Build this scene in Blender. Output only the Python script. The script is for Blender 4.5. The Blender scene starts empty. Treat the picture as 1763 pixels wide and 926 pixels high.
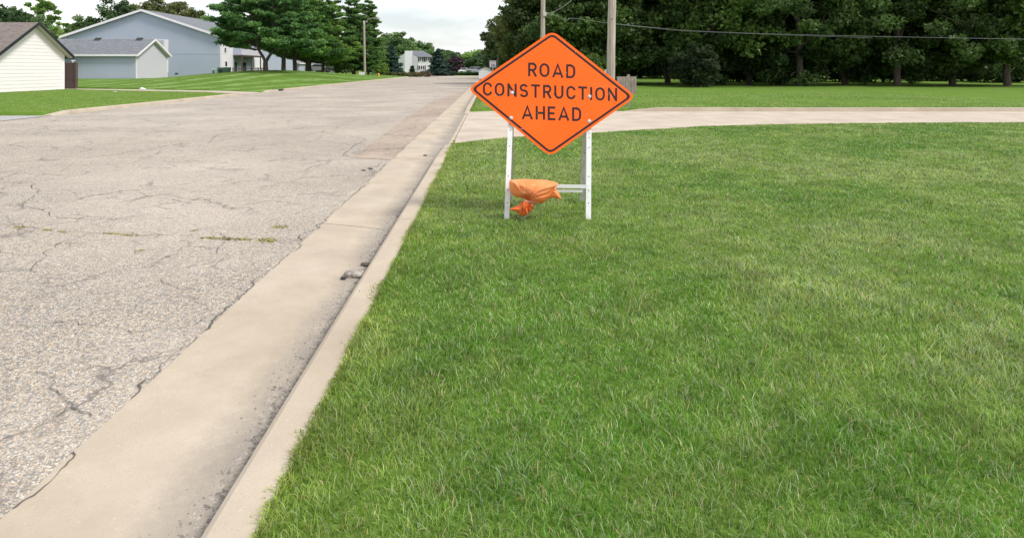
import bpy, bmesh, math, random
import numpy as np
from mathutils import Vector, Matrix
random.seed(7); RNG = np.random.default_rng(7)
S = bpy.context.scene
COL = S.collection
R = math.radians
# ------------------------------------------------------------------ camera
F, CX, CY, EYE, PW, PH = 1100.0, 845.0, 118.0, 1.6, 1763.0, 926.0
cam = bpy.data.objects.new('camera', bpy.data.cameras.new('camera')); COL.objects.link(cam); S.camera = cam
cam.location = (0, 0, EYE); cam.rotation_euler = (R(90), 0, 0)
cam.data.sensor_width = 36; cam.data.lens = 36*F/PW
cam.data.shift_x = (PW/2-CX)/PW; cam.data.shift_y = -(PH/2-CY)/PW
cam.data.clip_start = .05; cam.data.clip_end = 3000
# ------------------------------------------------------------------ world, sun, exposure
SUN_EL, SUN_AZ = 50.0, 116.0           # azimuth clockwise from the road direction (+Y) towards +X
w = bpy.data.worlds.new('World'); S.world = w; w.use_nodes = True
nt = w.node_tree; nt.nodes.clear()
def N(t, ty, **kw):
    n = t.nodes.new(ty)
    for k, v in kw.items(): setattr(n, k, v)
    return n
out = N(nt, 'ShaderNodeOutputWorld'); bg = N(nt, 'ShaderNodeBackground'); sky = N(nt, 'ShaderNodeTexSky')
sky.sky_type = 'NISHITA'; sky.sun_disc = False; sky.sun_elevation = R(SUN_EL); sky.sun_rotation = R(SUN_AZ)
sky.air_density = 1.0; sky.dust_density = 1.5
tc = N(nt, 'ShaderNodeTexCoord'); mp = N(nt, 'ShaderNodeMapping'); mp.inputs['Scale'].default_value = (1.2, 1.2, 4.5)
no = N(nt, 'ShaderNodeTexNoise'); no.inputs['Scale'].default_value = 2.6; no.inputs['Detail'].default_value = 6; no.inputs['Roughness'].default_value = .55
cr = N(nt, 'ShaderNodeValToRGB'); cr.color_ramp.elements[0].position = .36; cr.color_ramp.elements[1].position = .60
cr.color_ramp.elements[0].color = (.40, .40, .40, 1)
mx = N(nt, 'ShaderNodeMixRGB'); mx.inputs['Color2'].default_value = (8.7, 8.75, 8.8, 1)
nt.links.new(tc.outputs['Generated'], mp.inputs['Vector']); nt.links.new(mp.outputs[0], no.inputs['Vector']); nt.links.new(no.outputs[0], cr.inputs[0])
nt.links.new(cr.outputs[0], mx.inputs['Fac']); nt.links.new(sky.outputs[0], mx.inputs['Color1']); nt.links.new(mx.outputs[0], bg.inputs[0]); nt.links.new(bg.outputs[0], out.inputs[0])
bg.inputs[1].default_value = .08
sun = bpy.data.objects.new('sun', bpy.data.lights.new('sun', 'SUN')); COL.objects.link(sun)
sun.data.energy = 1.95; sun.data.angle = R(14); sun.data.color = (1, .95, .87)
sd = Vector((math.sin(R(SUN_AZ))*math.cos(R(SUN_EL)), math.cos(R(SUN_AZ))*math.cos(R(SUN_EL)), math.sin(R(SUN_EL))))
sun.rotation_euler = sd.to_track_quat('Z', 'Y').to_euler()
S.view_settings.view_transform = 'Standard'; S.view_settings.look = 'None'; S.view_settings.exposure = .84; S.view_settings.gamma = 1
# ------------------------------------------------------------------ projection helpers
def P(px, py, Y): return Vector(((px-CX)/F*Y, Y, EYE-(py-CY)/F*Y))
def G(px, py, Z=0.0):
    Y = F*(EYE-Z)/(py-CY); return Vector(((px-CX)/F*Y, Y, Z))
def XA(px, Y): return (px-CX)/F*Y
def ZA(py, Y): return EYE-(py-CY)/F*Y
# ------------------------------------------------------------------ materials
def mat(name, color, rough=.8, color2=None, nscale=5, bump=0, bscale=None, spec=.3, metal=0, detail=5, lo=.35, hi=.65, stretch=None, transl=0, attr=False, extra=None, emission=None):
    m = bpy.data.materials.new(name); m.use_nodes = True; t = m.node_tree; b = t.nodes['Principled BSDF']
    b.inputs['Base Color'].default_value = (*color, 1); b.inputs['Roughness'].default_value = rough
    b.inputs['Specular IOR Level'].default_value = spec; b.inputs['Metallic'].default_value = metal
    co = N(t, 'ShaderNodeTexCoord'); mpp = N(t, 'ShaderNodeMapping'); t.links.new(co.outputs['Object'], mpp.inputs[0])
    if stretch: mpp.inputs['Scale'].default_value = stretch
    csock = None
    if color2:
        n = N(t, 'ShaderNodeTexNoise'); n.inputs['Scale'].default_value = nscale; n.inputs['Detail'].default_value = detail
        t.links.new(mpp.outputs[0], n.inputs['Vector'])
        r = N(t, 'ShaderNodeValToRGB'); r.color_ramp.elements[0].position = lo; r.color_ramp.elements[1].position = hi
        r.color_ramp.elements[0].color = (*color, 1); r.color_ramp.elements[1].color = (*color2, 1)
        t.links.new(n.outputs[0], r.inputs[0]); csock = r.outputs[0]
    if attr:
        a = N(t, 'ShaderNodeAttribute'); a.attribute_name = 'tint'
        if csock is None:
            rr = N(t, 'ShaderNodeRGB'); rr.outputs[0].default_value = (*color, 1); csock = rr.outputs[0]
        mu = N(t, 'ShaderNodeMixRGB', blend_type='MULTIPLY'); mu.inputs[0].default_value = 1
        t.links.new(csock, mu.inputs[1]); t.links.new(a.outputs['Color'], mu.inputs[2]); csock = mu.outputs[0]
    if extra: csock = extra(t, mpp, csock)
    if csock is not None: t.links.new(csock, b.inputs['Base Color'])
    if bump:
        n2 = N(t, 'ShaderNodeTexNoise'); n2.inputs['Scale'].default_value = bscale or nscale*3; n2.inputs['Detail'].default_value = 6
        t.links.new(mpp.outputs[0], n2.inputs['Vector']); bp = N(t, 'ShaderNodeBump'); bp.inputs['Strength'].default_value = .6; bp.inputs['Distance'].default_value = bump
        t.links.new(n2.outputs[0], bp.inputs['Height']); t.links.new(bp.outputs[0], b.inputs['Normal'])
    if transl:
        tr = N(t, 'ShaderNodeBsdfTranslucent'); ms = N(t, 'ShaderNodeMixShader'); ms.inputs[0].default_value = transl
        o = t.nodes['Material Output']
        if csock is not None: t.links.new(csock, tr.inputs[0])
        else: tr.inputs[0].default_value = (*color, 1)
        t.links.new(b.outputs[0], ms.inputs[1]); t.links.new(tr.outputs[0], ms.inputs[2]); t.links.new(ms.outputs[0], o.inputs[0])
    return m
def noise(t, vec, scale, detail=4, rough=.5):
    n = N(t, 'ShaderNodeTexNoise'); n.inputs['Scale'].default_value = scale; n.inputs['Detail'].default_value = detail; n.inputs['Roughness'].default_value = rough
    t.links.new(vec, n.inputs['Vector']); return n.outputs[0]
def ramp(t, sock, a, b, ca=(0,0,0,1), cb=(1,1,1,1)):
    r = N(t, 'ShaderNodeValToRGB'); r.color_ramp.elements[0].position = a; r.color_ramp.elements[1].position = b
    r.color_ramp.elements[0].color = ca; r.color_ramp.elements[1].color = cb; t.links.new(sock, r.inputs[0]); return r.outputs[0]
def mixc(t, fac, a, b, mode='MIX'):
    m_ = N(t, 'ShaderNodeMixRGB', blend_type=mode)
    for i, s in ((0, fac), (1, a), (2, b)):
        if isinstance(s, (int, float)): m_.inputs[i].default_value = s
        elif isinstance(s, tuple): m_.inputs[i].default_value = s
        else: t.links.new(s, m_.inputs[i])
    return m_.outputs[0]
def voro(t, vec, scale, feature='F1', out_='Color'):
    v = N(t, 'ShaderNodeTexVoronoi'); v.feature = feature; v.inputs['Scale'].default_value = scale; t.links.new(vec, v.inputs['Vector']); return v.outputs[out_]

def asphalt_extra(t, mpp, c):
    vec = mpp.outputs[0]
    st = voro(t, vec, 92, 'F1', 'Color')                      # stone chips, each with its own tone
    sep = N(t, 'ShaderNodeSeparateColor'); t.links.new(st, sep.inputs[0])
    chips = ramp(t, sep.outputs[0], .0, .9, (.31, .28, .24, 1), (.82, .74, .63, 1))
    tan = ramp(t, sep.outputs[1], .82, .84); chips = mixc(t, tan, chips, (.66, .50, .35, 1))
    blue = ramp(t, sep.outputs[2], .92, .9); chips = mixc(t, blue, chips, (.22, .24, .28, 1))
    gap = ramp(t, voro(t, vec, 92, 'DISTANCE_TO_EDGE', 'Distance'), .02, .10)
    chips = mixc(t, gap, (.15, .135, .125, 1), chips)
    coarse = ramp(t, noise(t, vec, 24, 5, .75), .34, .52); chips = mixc(t, mixc(t, 1.0, coarse, (.6,.6,.6,1), 'MULTIPLY'), mixc(t, 1.0, chips, (.50,.50,.50,1), 'MULTIPLY'), chips)
    n1 = noise(t, vec, .35, 6, .6); chips = mixc(t, ramp(t, n1, .40, .70, (0,0,0,1), (.40,.40,.40,1)), chips, (.64, .565, .485, 1))
    n2 = noise(t, vec, 2.2, 6, .65); chips = mixc(t, ramp(t, n2, .40, .75, (.0,)*3+(1,), (.22,)*3+(1,)), chips, (.36, .33, .305, 1))
    # wandering crack network, fine
    wn = N(t, 'ShaderNodeTexNoise'); wn.inputs['Scale'].default_value = 1.1; wn.inputs['Detail'].default_value = 9; wn.inputs['Roughness'].default_value = .68; t.links.new(vec, wn.inputs['Vector'])
    add = N(t, 'ShaderNodeMixRGB', blend_type='ADD'); add.inputs[0].default_value = 1.3; t.links.new(vec, add.inputs[1]); t.links.new(wn.outputs['Color'], add.inputs[2])
    cd = voro(t, add.outputs[0], .6, 'DISTANCE_TO_EDGE', 'Distance')
    crk = ramp(t, cd, .003, .016, (1,1,1,1), (0,0,0,1))
    brk = ramp(t, noise(t, vec, .8, 5), .44, .56)
    crk = mixc(t, 1.0, crk, brk, 'MULTIPLY'); crk = mixc(t, 1.0, crk, (.75,.75,.75,1), 'MULTIPLY')
    cd2 = voro(t, add.outputs[0], 1.9, 'DISTANCE_TO_EDGE', 'Distance'); crk2 = mixc(t, 1.0, ramp(t, cd2, .004, .03, (1,1,1,1), (0,0,0,1)), ramp(t, noise(t, vec, 1.4, 5), .46, .60, (0,0,0,1), (.75,.75,.75,1)), 'MULTIPLY')
    wheel = ramp(t, noise(t, mpp.outputs[0], .12, 3), .45, .65, (0,0,0,1), (.25,.25,.25,1)); chips = mixc(t, wheel, chips, (.42, .385, .35, 1))
    return mixc(t, crk2, mixc(t, crk, chips, (.12, .11, .105, 1)), (.16, .15, .14, 1))
def concrete_extra(t, mpp, c):
    vec = mpp.outputs[0]
    n = ramp(t, noise(t, vec, 1.3, 8, .65), .3, .7, (.36, .30, .235, 1), (.50, .43, .345, 1))
    n = mixc(t, ramp(t, noise(t, vec, 160, 2), .60, .70), n, (.36, .30, .24, 1))
    n = mixc(t, ramp(t, noise(t, vec, 60, 3), .66, .74, (0,0,0,1), (.5,.5,.5,1)), n, (.60, .55, .48, 1))
    n = mixc(t, ramp(t, noise(t, vec, .5, 4), .48, .72, (0,0,0,1), (.45,.45,.45,1)), n, (.38, .34, .31, 1))
    return n
def gutter_extra(t, mpp, c):
    n = concrete_extra(t, mpp, c)
    sx = N(t, 'ShaderNodeSeparateXYZ'); t.links.new(mpp.outputs[0], sx.inputs[0])
    wob = N(t, 'ShaderNodeMath', operation='MULTIPLY_ADD'); t.links.new(noise(t, mpp.outputs[0], .9, 7, .65), wob.inputs[0]); wob.inputs[1].default_value = .60; t.links.new(sx.outputs[0], wob.inputs[2])
    off = N(t, 'ShaderNodeMath', operation='ADD'); t.links.new(wob.outputs[0], off.inputs[0]); off.inputs[1].default_value = 1.6
    dirt = ramp(t, off.outputs[0], .64, .88)    # silt settled along the kerb
    d2 = mixc(t, 1.0, dirt, ramp(t, noise(t, mpp.outputs[0], 26, 6, .7), .15, .5), 'MULTIPLY')
    return mixc(t, mixc(t, 1.0, d2, (.7,.7,.7,1), 'MULTIPLY'), n, (.21, .195, .18, 1))
def lawn_extra(stripes):
    def f(t, mpp, c):
        vec = mpp.outputs[0]
        a = ramp(t, noise(t, vec, 7, 8, .7), .3, .7, (.075, .15, .022, 1), (.15, .25, .045, 1))
        a = mixc(t, ramp(t, noise(t, vec, .6, 6, .6), .50, .72, (0,0,0,1), (.55,.55,.55,1)), a, (.21, .25, .075, 1))
        a = mixc(t, ramp(t, noise(t, vec, 40, 4, .7), .5, .75, (0,0,0,1), (.5,.5,.5,1)), a, (.03, .065, .012, 1))
        if stripes:
            sx = N(t, 'ShaderNodeSeparateXYZ'); t.links.new(vec, sx.inputs[0])
            k = N(t, 'ShaderNodeMath', operation='MULTIPLY_ADD'); t.links.new(sx.outputs[1], k.inputs[0]); k.inputs[1].default_value = -.20; t.links.new(sx.outputs[0], k.inputs[2])
            wv = N(t, 'ShaderNodeMath', operation='MULTIPLY'); t.links.new(k.outputs[0], wv.inputs[0]); wv.inputs[1].default_value = 2.1
            nz = N(t, 'ShaderNodeMath', operation='MULTIPLY_ADD'); t.links.new(noise(t, vec, .5, 3), nz.inputs[0]); nz.inputs[1].default_value = 4.0; t.links.new(wv.outputs[0], nz.inputs[2])
            sn = N(t, 'ShaderNodeMath', operation='SINE'); t.links.new(nz.outputs[0], sn.inputs[0])
            a = mixc(t, mixc(t, 1.0, ramp(t, sn.outputs[0], .1, .9, (0,0,0,1), (.7,.7,.7,1)), ramp(t, noise(t, vec, .35, 3), .35, .6), 'MULTIPLY'), a, (.22, .34, .13, 1))
            a = mixc(t, ramp(t, sn.outputs[0], 0, .35, (.35,.35,.35,1), (0,0,0,1)), a, (.06, .14, .015, 1))
        return a
    return f
M = {}
M['asphalt'] = mat('asphalt', (.4,.36,.33), .95, bump=.006, bscale=110, extra=asphalt_extra, spec=.15)
M['dark_asphalt'] = mat('side_asphalt', (.30,.295,.30), .95, (.40,.39,.385), 30, bump=.004, bscale=110, spec=.15)
M['patch'] = mat('patch_asphalt', (.40,.34,.30), .95, bump=.005, bscale=130, spec=.15, extra=lambda t, mpp, c: mixc(t, 1.0, asphalt_extra(t, mpp, c), mixc(t, ramp(t, noise(t, mpp.outputs[0], 3, 6), .35, .65), (.97,.90,.87,1), (.86,.79,.76,1)), 'MULTIPLY'))
M['concrete'] = mat('concrete', (.5,.45,.38), .9, bump=.002, bscale=90, extra=concrete_extra, spec=.2)
M['gutter'] = mat('gutter_concrete', (.5,.45,.38), .9, bump=.003, bscale=90, extra=gutter_extra, spec=.2)
M['pale_concrete'] = mat('pale_concrete', (.41,.345,.285), .9, (.50,.43,.36), 1.2, bump=.002, bscale=90, detail=8, spec=.2)
M['lawn'] = mat('lawn', (.1,.2,.05), 1, bump=.03, bscale=45, extra=lawn_extra(False), spec=.05)
M['lawn_striped'] = mat('lawn_striped', (.1,.2,.05), 1, bump=.03, bscale=45, extra=lawn_extra(True), spec=.05)
M['blade'] = mat('grass_blade', (1,1,1), .5, attr=True, transl=.42, spec=.4)
M['crack'] = mat('crack_dark', (.105,.10,.093), 1)
M['moss'] = mat('moss', (.24,.23,.08), 1, (.38,.32,.15), 30)
M['leaf'] = mat('leaf', (1.35,1.35,1.25), .55, attr=True, transl=.38, spec=.3)
M['needle'] = mat('needle', (2.0,1.95,1.6), .55, attr=True, transl=.38, spec=.3)
M['bark'] = mat('bark', (.07,.055,.045), .95, (.14,.115,.095), 8, bump=.03, stretch=(1,1,.25))
M['wood_pole'] = mat('weathered_pole', (.30,.25,.21), .9, (.46,.42,.37), 6, bump=.01, stretch=(3,3,.15), bscale=12)
M['board'] = mat('weathered_board', (.17,.145,.125), .95, (.32,.285,.25), 6, bump=.006, stretch=(4,4,.5))
M['brown'] = mat('brown_board', (.085,.062,.055), .85, (.12,.09,.08), 8, stretch=(2,2,.3))
M['cream'] = mat('cream_siding', (.79,.745,.765), .6, (.81,.765,.78), .5)
M['grey_siding'] = mat('blue_grey_siding', (.40,.445,.555), .65, (.42,.465,.575), .4)
M['pale_siding'] = mat('pale_grey_siding', (.57,.565,.64), .6, (.59,.585,.66), .5)
M['white'] = mat('white_paint', (.82,.80,.86), .55, (.75,.735,.79), .5)
M['white_trim'] = mat('white_trim', (.82,.785,.84), .5)
M['black_trim'] = mat('black_trim', (.022,.024,.03), .45)
def shingle_extra(c1, c2):
    def f(t, mpp, c):
        v = voro(t, mpp.outputs[0], 4.2, 'F1', 'Color'); s_ = N(t, 'ShaderNodeSeparateColor'); t.links.new(v, s_.inputs[0])
        a = mixc(t, s_.outputs[0], c1, c2); n_ = noise(t, mpp.outputs[0], 50, 3); return mixc(t, ramp(t, n_, .4, .7, (0,0,0,1), (.4,.4,.4,1)), a, c1)
    return f
M['roof_brown'] = mat('brown_shingle', (.2,.17,.15), .95, extra=shingle_extra((.135,.112,.105,1), (.22,.185,.172,1)), stretch=(1,2.6,2.6), bump=.01)
M['roof_grey'] = mat('grey_shingle', (.2,.2,.22), .95, extra=shingle_extra((.125,.135,.155,1), (.215,.23,.255,1)), stretch=(1,2.6,2.6), bump=.01)
M['glass'] = mat('window_glass', (.03,.035,.04), .1, spec=.6)
M['blinds'] = mat('window_blinds', (.36,.42,.43), .25, (.50,.55,.56), 3, stretch=(1,1,8))
M['dark'] = mat('dark_grey', (.04,.04,.042), .7)
M['sign_orange'] = mat('sign_orange', (1.0,.125,.008), .5, (1.0,.142,.012), 1.6, spec=.2)
M['sign_ink'] = mat('sign_ink', (.022,.012,.014), .5)
M['steel_white'] = mat('white_steel', (.76,.77,.78), .45, (.64,.645,.66), 14, spec=.4, lo=.55, hi=.75)
M['scuff'] = mat('scuff', (.85,.5,.38), .6)
M['zinc'] = mat('zinc', (.45,.42,.41), .4, (.7,.62,.6), 40, metal=.4)
def bag_extra(t, mpp, c):
    wv = N(t, 'ShaderNodeTexWave'); wv.inputs['Scale'].default_value = 75; wv.inputs['Distortion'].default_value = .5; t.links.new(mpp.outputs[0], wv.inputs['Vector'])
    return mixc(t, ramp(t, wv.outputs[0], .3, .8, (0,0,0,1), (.25,.25,.25,1)), c, (.95, .42, .2, 1))
M['bag'] = mat('orange_woven_sack', (.93,.235,.065), .5, (.95,.34,.14), 7, extra=bag_extra, transl=.12, spec=.3, bump=.002, bscale=160)
M['bag_tail'] = mat('orange_sack_tail', (.92,.17,.03), .5, (.92,.22,.06), 14, transl=.15, spec=.35, bump=.004, bscale=50)
M['string'] = mat('pale_string', (.5,.58,.55), .5)
M['wire'] = mat('wire', (.17,.175,.19), .6)
M['green_box'] = mat('green_cabinet', (.055,.11,.085), .6)
M['pale_green'] = mat('pale_green_cabinet', (.30,.40,.36), .6)
M['car_silver'] = mat('car_silver', (.42,.44,.47), .25, metal=.6)
M['car_white'] = mat('car_white', (.75,.76,.77), .25, spec=.6)
M['rubber'] = mat('rubber', (.02,.02,.02), .9)
M['lamp_glass'] = mat('lamp_glass', (.6,.62,.6), .2)
M['tan'] = mat('tan_wall', (.50,.47,.41), .8)
M['brick_red'] = mat('red_brick', (.30,.11,.075), .9, (.38,.16,.11), 9)
M['blue'] = mat('blue_plastic', (.08,.12,.24), .5)
M['yellow'] = mat('yellow_paint', (.75,.50,.05), .5)
M['red'] = mat('red_paint', (.55,.08,.04), .5)
M['rubble'] = mat('asphalt_rubble', (.17,.155,.145), .95, (.42,.39,.35), 25, bump=.005)
M['plastic_bag'] = mat('white_plastic', (.75,.78,.78), .4, transl=.2)
# ------------------------------------------------------------------ object helpers
def tag(o, label=None, cat=None, group=None, kind=None):
    if label: o['label'] = label
    if cat: o['category'] = cat
    if group: o['group'] = group
    if kind: o['kind'] = kind
    return o
def empty(name, loc, label, cat, group=None, rz=0):
    o = bpy.data.objects.new(name, None); COL.objects.link(o); o.location = loc; o.rotation_euler = (0, 0, rz); o.empty_display_size = .2
    return tag(o, label, cat, group)
class MB:
    def __init__(s): s.v = []; s.f = []; s.m = []
    def face(s, pts, m=0):
        i = len(s.v); s.v += [tuple(p) for p in pts]; s.f.append(tuple(range(i, i+len(pts)))); s.m.append(m)
    def box(s, a, b, m=0):
        (x0,y0,z0),(x1,y1,z1) = a, b
        i = len(s.v); s.v += [(x,y,z) for z in (z0,z1) for y in (y0,y1) for x in (x0,x1)]
        for q in ((0,2,3,1),(4,5,7,6),(0,1,5,4),(2,6,7,3),(0,4,6,2),(1,3,7,5)): s.f.append(tuple(i+k for k in q)); s.m.append(m)
        return s
    def prism(s, base, ext, m=0):          # base: list of Vectors (planar), ext: Vector
        i = len(s.v); n = len(base); s.v += [tuple(p) for p in base]+[tuple(Vector(p)+ext) for p in base]
        s.f.append(tuple(range(i, i+n))[::-1]); s.f.append(tuple(range(i+n, i+2*n))); s.m += [m, m]
        for k in range(n): s.f.append((i+k, i+(k+1)%n, i+n+(k+1)%n, i+n+k)); s.m.append(m)
        return s
    def tube(s, pts, rad, seg=8, cap=True, m=0):
        pts = [Vector(p) for p in pts]; rr = rad if hasattr(rad, '__len__') else [rad]*len(pts); rings = []
        for k, p in enumerate(pts):
            d = (pts[min(k+1, len(pts)-1)]-pts[max(k-1, 0)]).normalized()
            a = d.cross(Vector((0,0,1)) if abs(d.z) < .9 else Vector((1,0,0))).normalized(); b = d.cross(a)
            i = len(s.v); rings.append(i)
            for j in range(seg):
                t = 2*math.pi*j/seg; s.v.append(tuple(p+(a*math.cos(t)+b*math.sin(t))*rr[k]))
        for k in range(len(rings)-1):
            for j in range(seg):
                s.f.append((rings[k]+j, rings[k]+(j+1)%seg, rings[k+1]+(j+1)%seg, rings[k+1]+j)); s.m.append(m)
        if cap:
            s.f.append(tuple(rings[0]+j for j in range(seg))); s.f.append(tuple(rings[-1]+j for j in range(seg))[::-1]); s.m += [m, m]
        return s
    def build(s, name, material, parent=None, smooth=False, bevel=0):
        me = bpy.data.meshes.new(name); me.from_pydata(s.v, [], s.f)
        for mm in (material if isinstance(material, (list, tuple)) else [material]): me.materials.append(mm)
        if isinstance(material, (list, tuple)): me.polygons.foreach_set('material_index', s.m)
        bm = bmesh.new(); bm.from_mesh(me); bmesh.ops.recalc_face_normals(bm, faces=bm.faces); bm.to_mesh(me); bm.free()
        if smooth: me.polygons.foreach_set('use_smooth', [True]*len(me.polygons))
        o = bpy.data.objects.new(name, me); COL.objects.link(o)
        if bevel:
            b = o.modifiers.new('bevel', 'BEVEL'); b.width = bevel; b.segments = 2; b.limit_method = 'ANGLE'
        if parent is not None: o.parent = parent
        return o
def arr_mesh(name, V, Fc, k, material, tint=None, parent=None, smooth=False):
    """V (n,3), Fc (m,k) ints, tint (n,3)"""
    me = bpy.data.meshes.new(name); V = np.ascontiguousarray(V, dtype=np.float32); Fc = np.ascontiguousarray(Fc, dtype=np.int32)
    me.vertices.add(len(V)); me.vertices.foreach_set('co', V.ravel()); me.loops.add(Fc.size); me.loops.foreach_set('vertex_index', Fc.ravel())
    me.polygons.add(len(Fc)); me.polygons.foreach_set('loop_start', np.arange(0, Fc.size, k, dtype=np.int32)); me.polygons.foreach_set('loop_total', np.full(len(Fc), k, dtype=np.int32))
    if tint is not None:
        a = me.attributes.new('tint', 'FLOAT_COLOR', 'POINT'); a.data.foreach_set('color', np.ascontiguousarray(np.c_[tint, np.ones(len(tint))], dtype=np.float32).ravel())
    if smooth: me.polygons.foreach_set('use_smooth', np.ones(len(Fc), dtype=bool))
    me.materials.append(material); me.update(calc_edges=True); me.validate()
    o = bpy.data.objects.new(name, me); COL.objects.link(o)
    if parent is not None: o.parent = parent
    return o
def vnoise(x, y, seed=0):       # cheap value noise on arrays
    xi = np.floor(x).astype(int); yi = np.floor(y).astype(int); fx = x-xi; fy = y-yi; fx = fx*fx*(3-2*fx); fy = fy*fy*(3-2*fy)
    def h(a, b):
        n = (a*374761393+b*668265263+seed*1442695041) & 0x7fffffff; n = ((n ^ (n >> 13))*1274126177) & 0x7fffffff; return ((n ^ (n >> 16)) & 0xffff)/65535.0
    return (h(xi,yi)*(1-fx)+h(xi+1,yi)*fx)*(1-fy)+(h(xi,yi+1)*(1-fx)+h(xi+1,yi+1)*fx)*fy
# ------------------------------------------------------------------ terrain
KB = -.745            # back of the right kerb
KL = -15.12           # back of the left kerb
YN = np.array([38, 44, 50, 58, 63, 68, 76, 84, 98, 111, 130, 150.]); AN = np.array([0, .04, .22, .75, 1.08, 1.30, 1.22, 1.03, .62, .38, .12, .05])
XN = np.array([-200, -80, -45, -38, -34, -30, -26, -23, -20, -17.5, -15.6, 200.]); SN = np.array([.2, .2, .22, .26, .42, .70, .95, 1.0, .80, .36, .03, 0])
def hl(X, Y): return .115+np.interp(Y, YN, AN)*np.interp(X, XN, SN)
def hr(X, Y): return .11+.02*np.sin(X*.7)*np.sin(Y*.5)*np.clip((X-KB)/3, 0, 1)+np.clip((Y-40)/60, 0, 1)*.12
DN_X = np.array([-.745, -.2, .8, 2.0, 3.2, 5.5, 8, 12, 60.]); DN_Y = np.array([13.15, 13.75, 14.5, 15.0, 15.7, 16.9, 17.6, 18.0, 18.3])
DF_X = np.array([-.745, -.3, .5, 2, 5, 5.6, 60]); DF_Y = np.array([23.2, 23.5, 23.9, 24.0, 23.6, 23.4, 23.4])
def dlaw(X): return dfar(X)+.27*np.clip((X-5.0)/.7, 0, 1)
def dnear(X): return np.interp(X, DN_X, DN_Y)
def dfar(X): return np.interp(X, DF_X, DF_Y)
def grid(name, us, vs, fn, material, kind='structure'):
    us = np.asarray(us, float); vs = np.asarray(vs, float); U, V = np.meshgrid(us, vs, indexing='ij'); X, Y, Z = fn(U, V)
    pts = np.stack([X, Y, Z], -1).reshape(-1, 3); nu, nv = len(us), len(vs); a = (np.arange(nu-1)[:,None]*nv+np.arange(nv-1)[None]).ravel()
    o = arr_mesh(name, pts, np.stack([a, a+nv, a+nv+1, a+1], 1), 4, material, smooth=(name == 'lawn_far_left')); tag(o, kind=kind); return o
def flat(name, pts, z, material, parent=None, kind='structure', label=None):
    mb = MB(); mb.face([(p[0], p[1], z) for p in pts]); o = mb.build(name, material, parent)
    if o.data.polygons[0].normal.z < 0: o.data.flip_normals()
    if kind: o['kind'] = kind
    return o
flat('ground', [(-1500,-60),(1500,-60),(1500,2500),(-1500,2500)], -.06, M['lawn'])
# lawns
def sk(V, Z, row, col=None):
    Z = np.array(np.broadcast_to(Z, V.shape), dtype=float); Z[:, row] = -.04
    if col is not None: Z[col, :] = -.04
    return Z
M['lawn_under'] = mat('lawn_under_blades', (.075,.14,.02), 1, (.12,.20,.035), 20, bump=.02, bscale=60, spec=.05)
grid('lawn_near_right', np.r_[KB, -.6, np.linspace(-.3, 12, 50), 16, 24, 40, 60], np.r_[np.linspace(0, 1, 60), 1.0], lambda U, V: (U, -4+(dnear(U)+4)*V, sk(V, np.where((dnear(U)+4)*(1-V) < .6, .035+.075*np.clip((dnear(U)+4)*(1-V)/.6, 0, 1), .11), 60)), M['lawn_under'])
grid('lawn_far_right', np.r_[KB, KB, np.linspace(-.3, 14, 30), 20, 30, 50, 90, 150], np.r_[0, 0, .01, np.linspace(.03, 1, 50)], lambda U, V: (U, dlaw(U)+(240-dlaw(U))*V**1.5, sk(V, hr(U, dlaw(U)+(240-dlaw(U))*V**1.5), 0, 0)), M['lawn'])
PF = lambda X: np.interp(X, [-33, -30.3, -24, -20, -17, KL], [47.3, 47.2, 45.0, 43.4, 42.2, 42.0])   # path far edge
PN = lambda X: np.interp(X, [-33, -30.3, -24, -20, -17, KL], [45.9, 45.7, 42.7, 41.0, 39.6, 37.6])   # path near edge
grid('lawn_near_left', np.r_[np.linspace(-60, KL, 40), KL], np.r_[0, np.linspace(0, 1, 30)], lambda U, V: (U, 21.5+(PN(U)-21.5)*V, sk(V, .115-.09*np.clip((U-KL+2.5)/2.5,0,1)*np.clip((V-.9)/.1,0,1), 0, -1)), M['lawn'])
grid('lawn_far_left', np.r_[-200, -120, -90, -70, np.linspace(-56, KL, 110), KL], np.r_[0, np.linspace(0, 1, 120)], lambda U, V: (U, PF(U)+(150-PF(U))*V, sk(V, hl(U, PF(U)+(150-PF(U))*V)-.02*(1-np.clip((U-KL)/-.3,0,1)), 0, -1)), M['lawn_striped'])
o = grid('footpath', np.linspace(-33, KL-.0, 30), [0, 0, 1], lambda U, V: (U, PN(U)-.05+(PF(U)-PN(U)+.1)*V, sk(V, .016+.079*np.clip((KL-U)/2.0, 0, 1), 0)), M['pale_concrete'])
# road
flat('road', [(-14.8,-6),(-1.73,-6),(-1.73,86),(-1.2,100),(-1.0,118),(-14.8,118)], 0, M['asphalt'])
flat('cross_street', [(-60,117.5),(70,117.5),(70,136),(-60,136)], .004, M['pale_concrete'])
flat('side_drive', [(-70,13.5),(-14.8,15.5),(-14.8,21.5),(-70,21.45)], .012, M['dark_asphalt'])
flat('verge_base', [(-15.12,-6),(-14.8,-6),(-14.8,15.5),(-70,13.5),(-70,-6)], .004, M['dark_asphalt'])
pp = [G(604,272.5), G(672,275.5), (-1.735,15.5,0), (-1.735,24,0), (-1.735,46,0), G(742,176), G(700,203), G(660,233)]
flat('road_patch', [(p[0], p[1]) for p in pp], .004, M['patch'])
flat('lane_left', [(p[0],p[1]) for p in []] or [(-14.8,118),(-14.8,86),(-40,104),(-60,118)], -.002, M['asphalt'])
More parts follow.
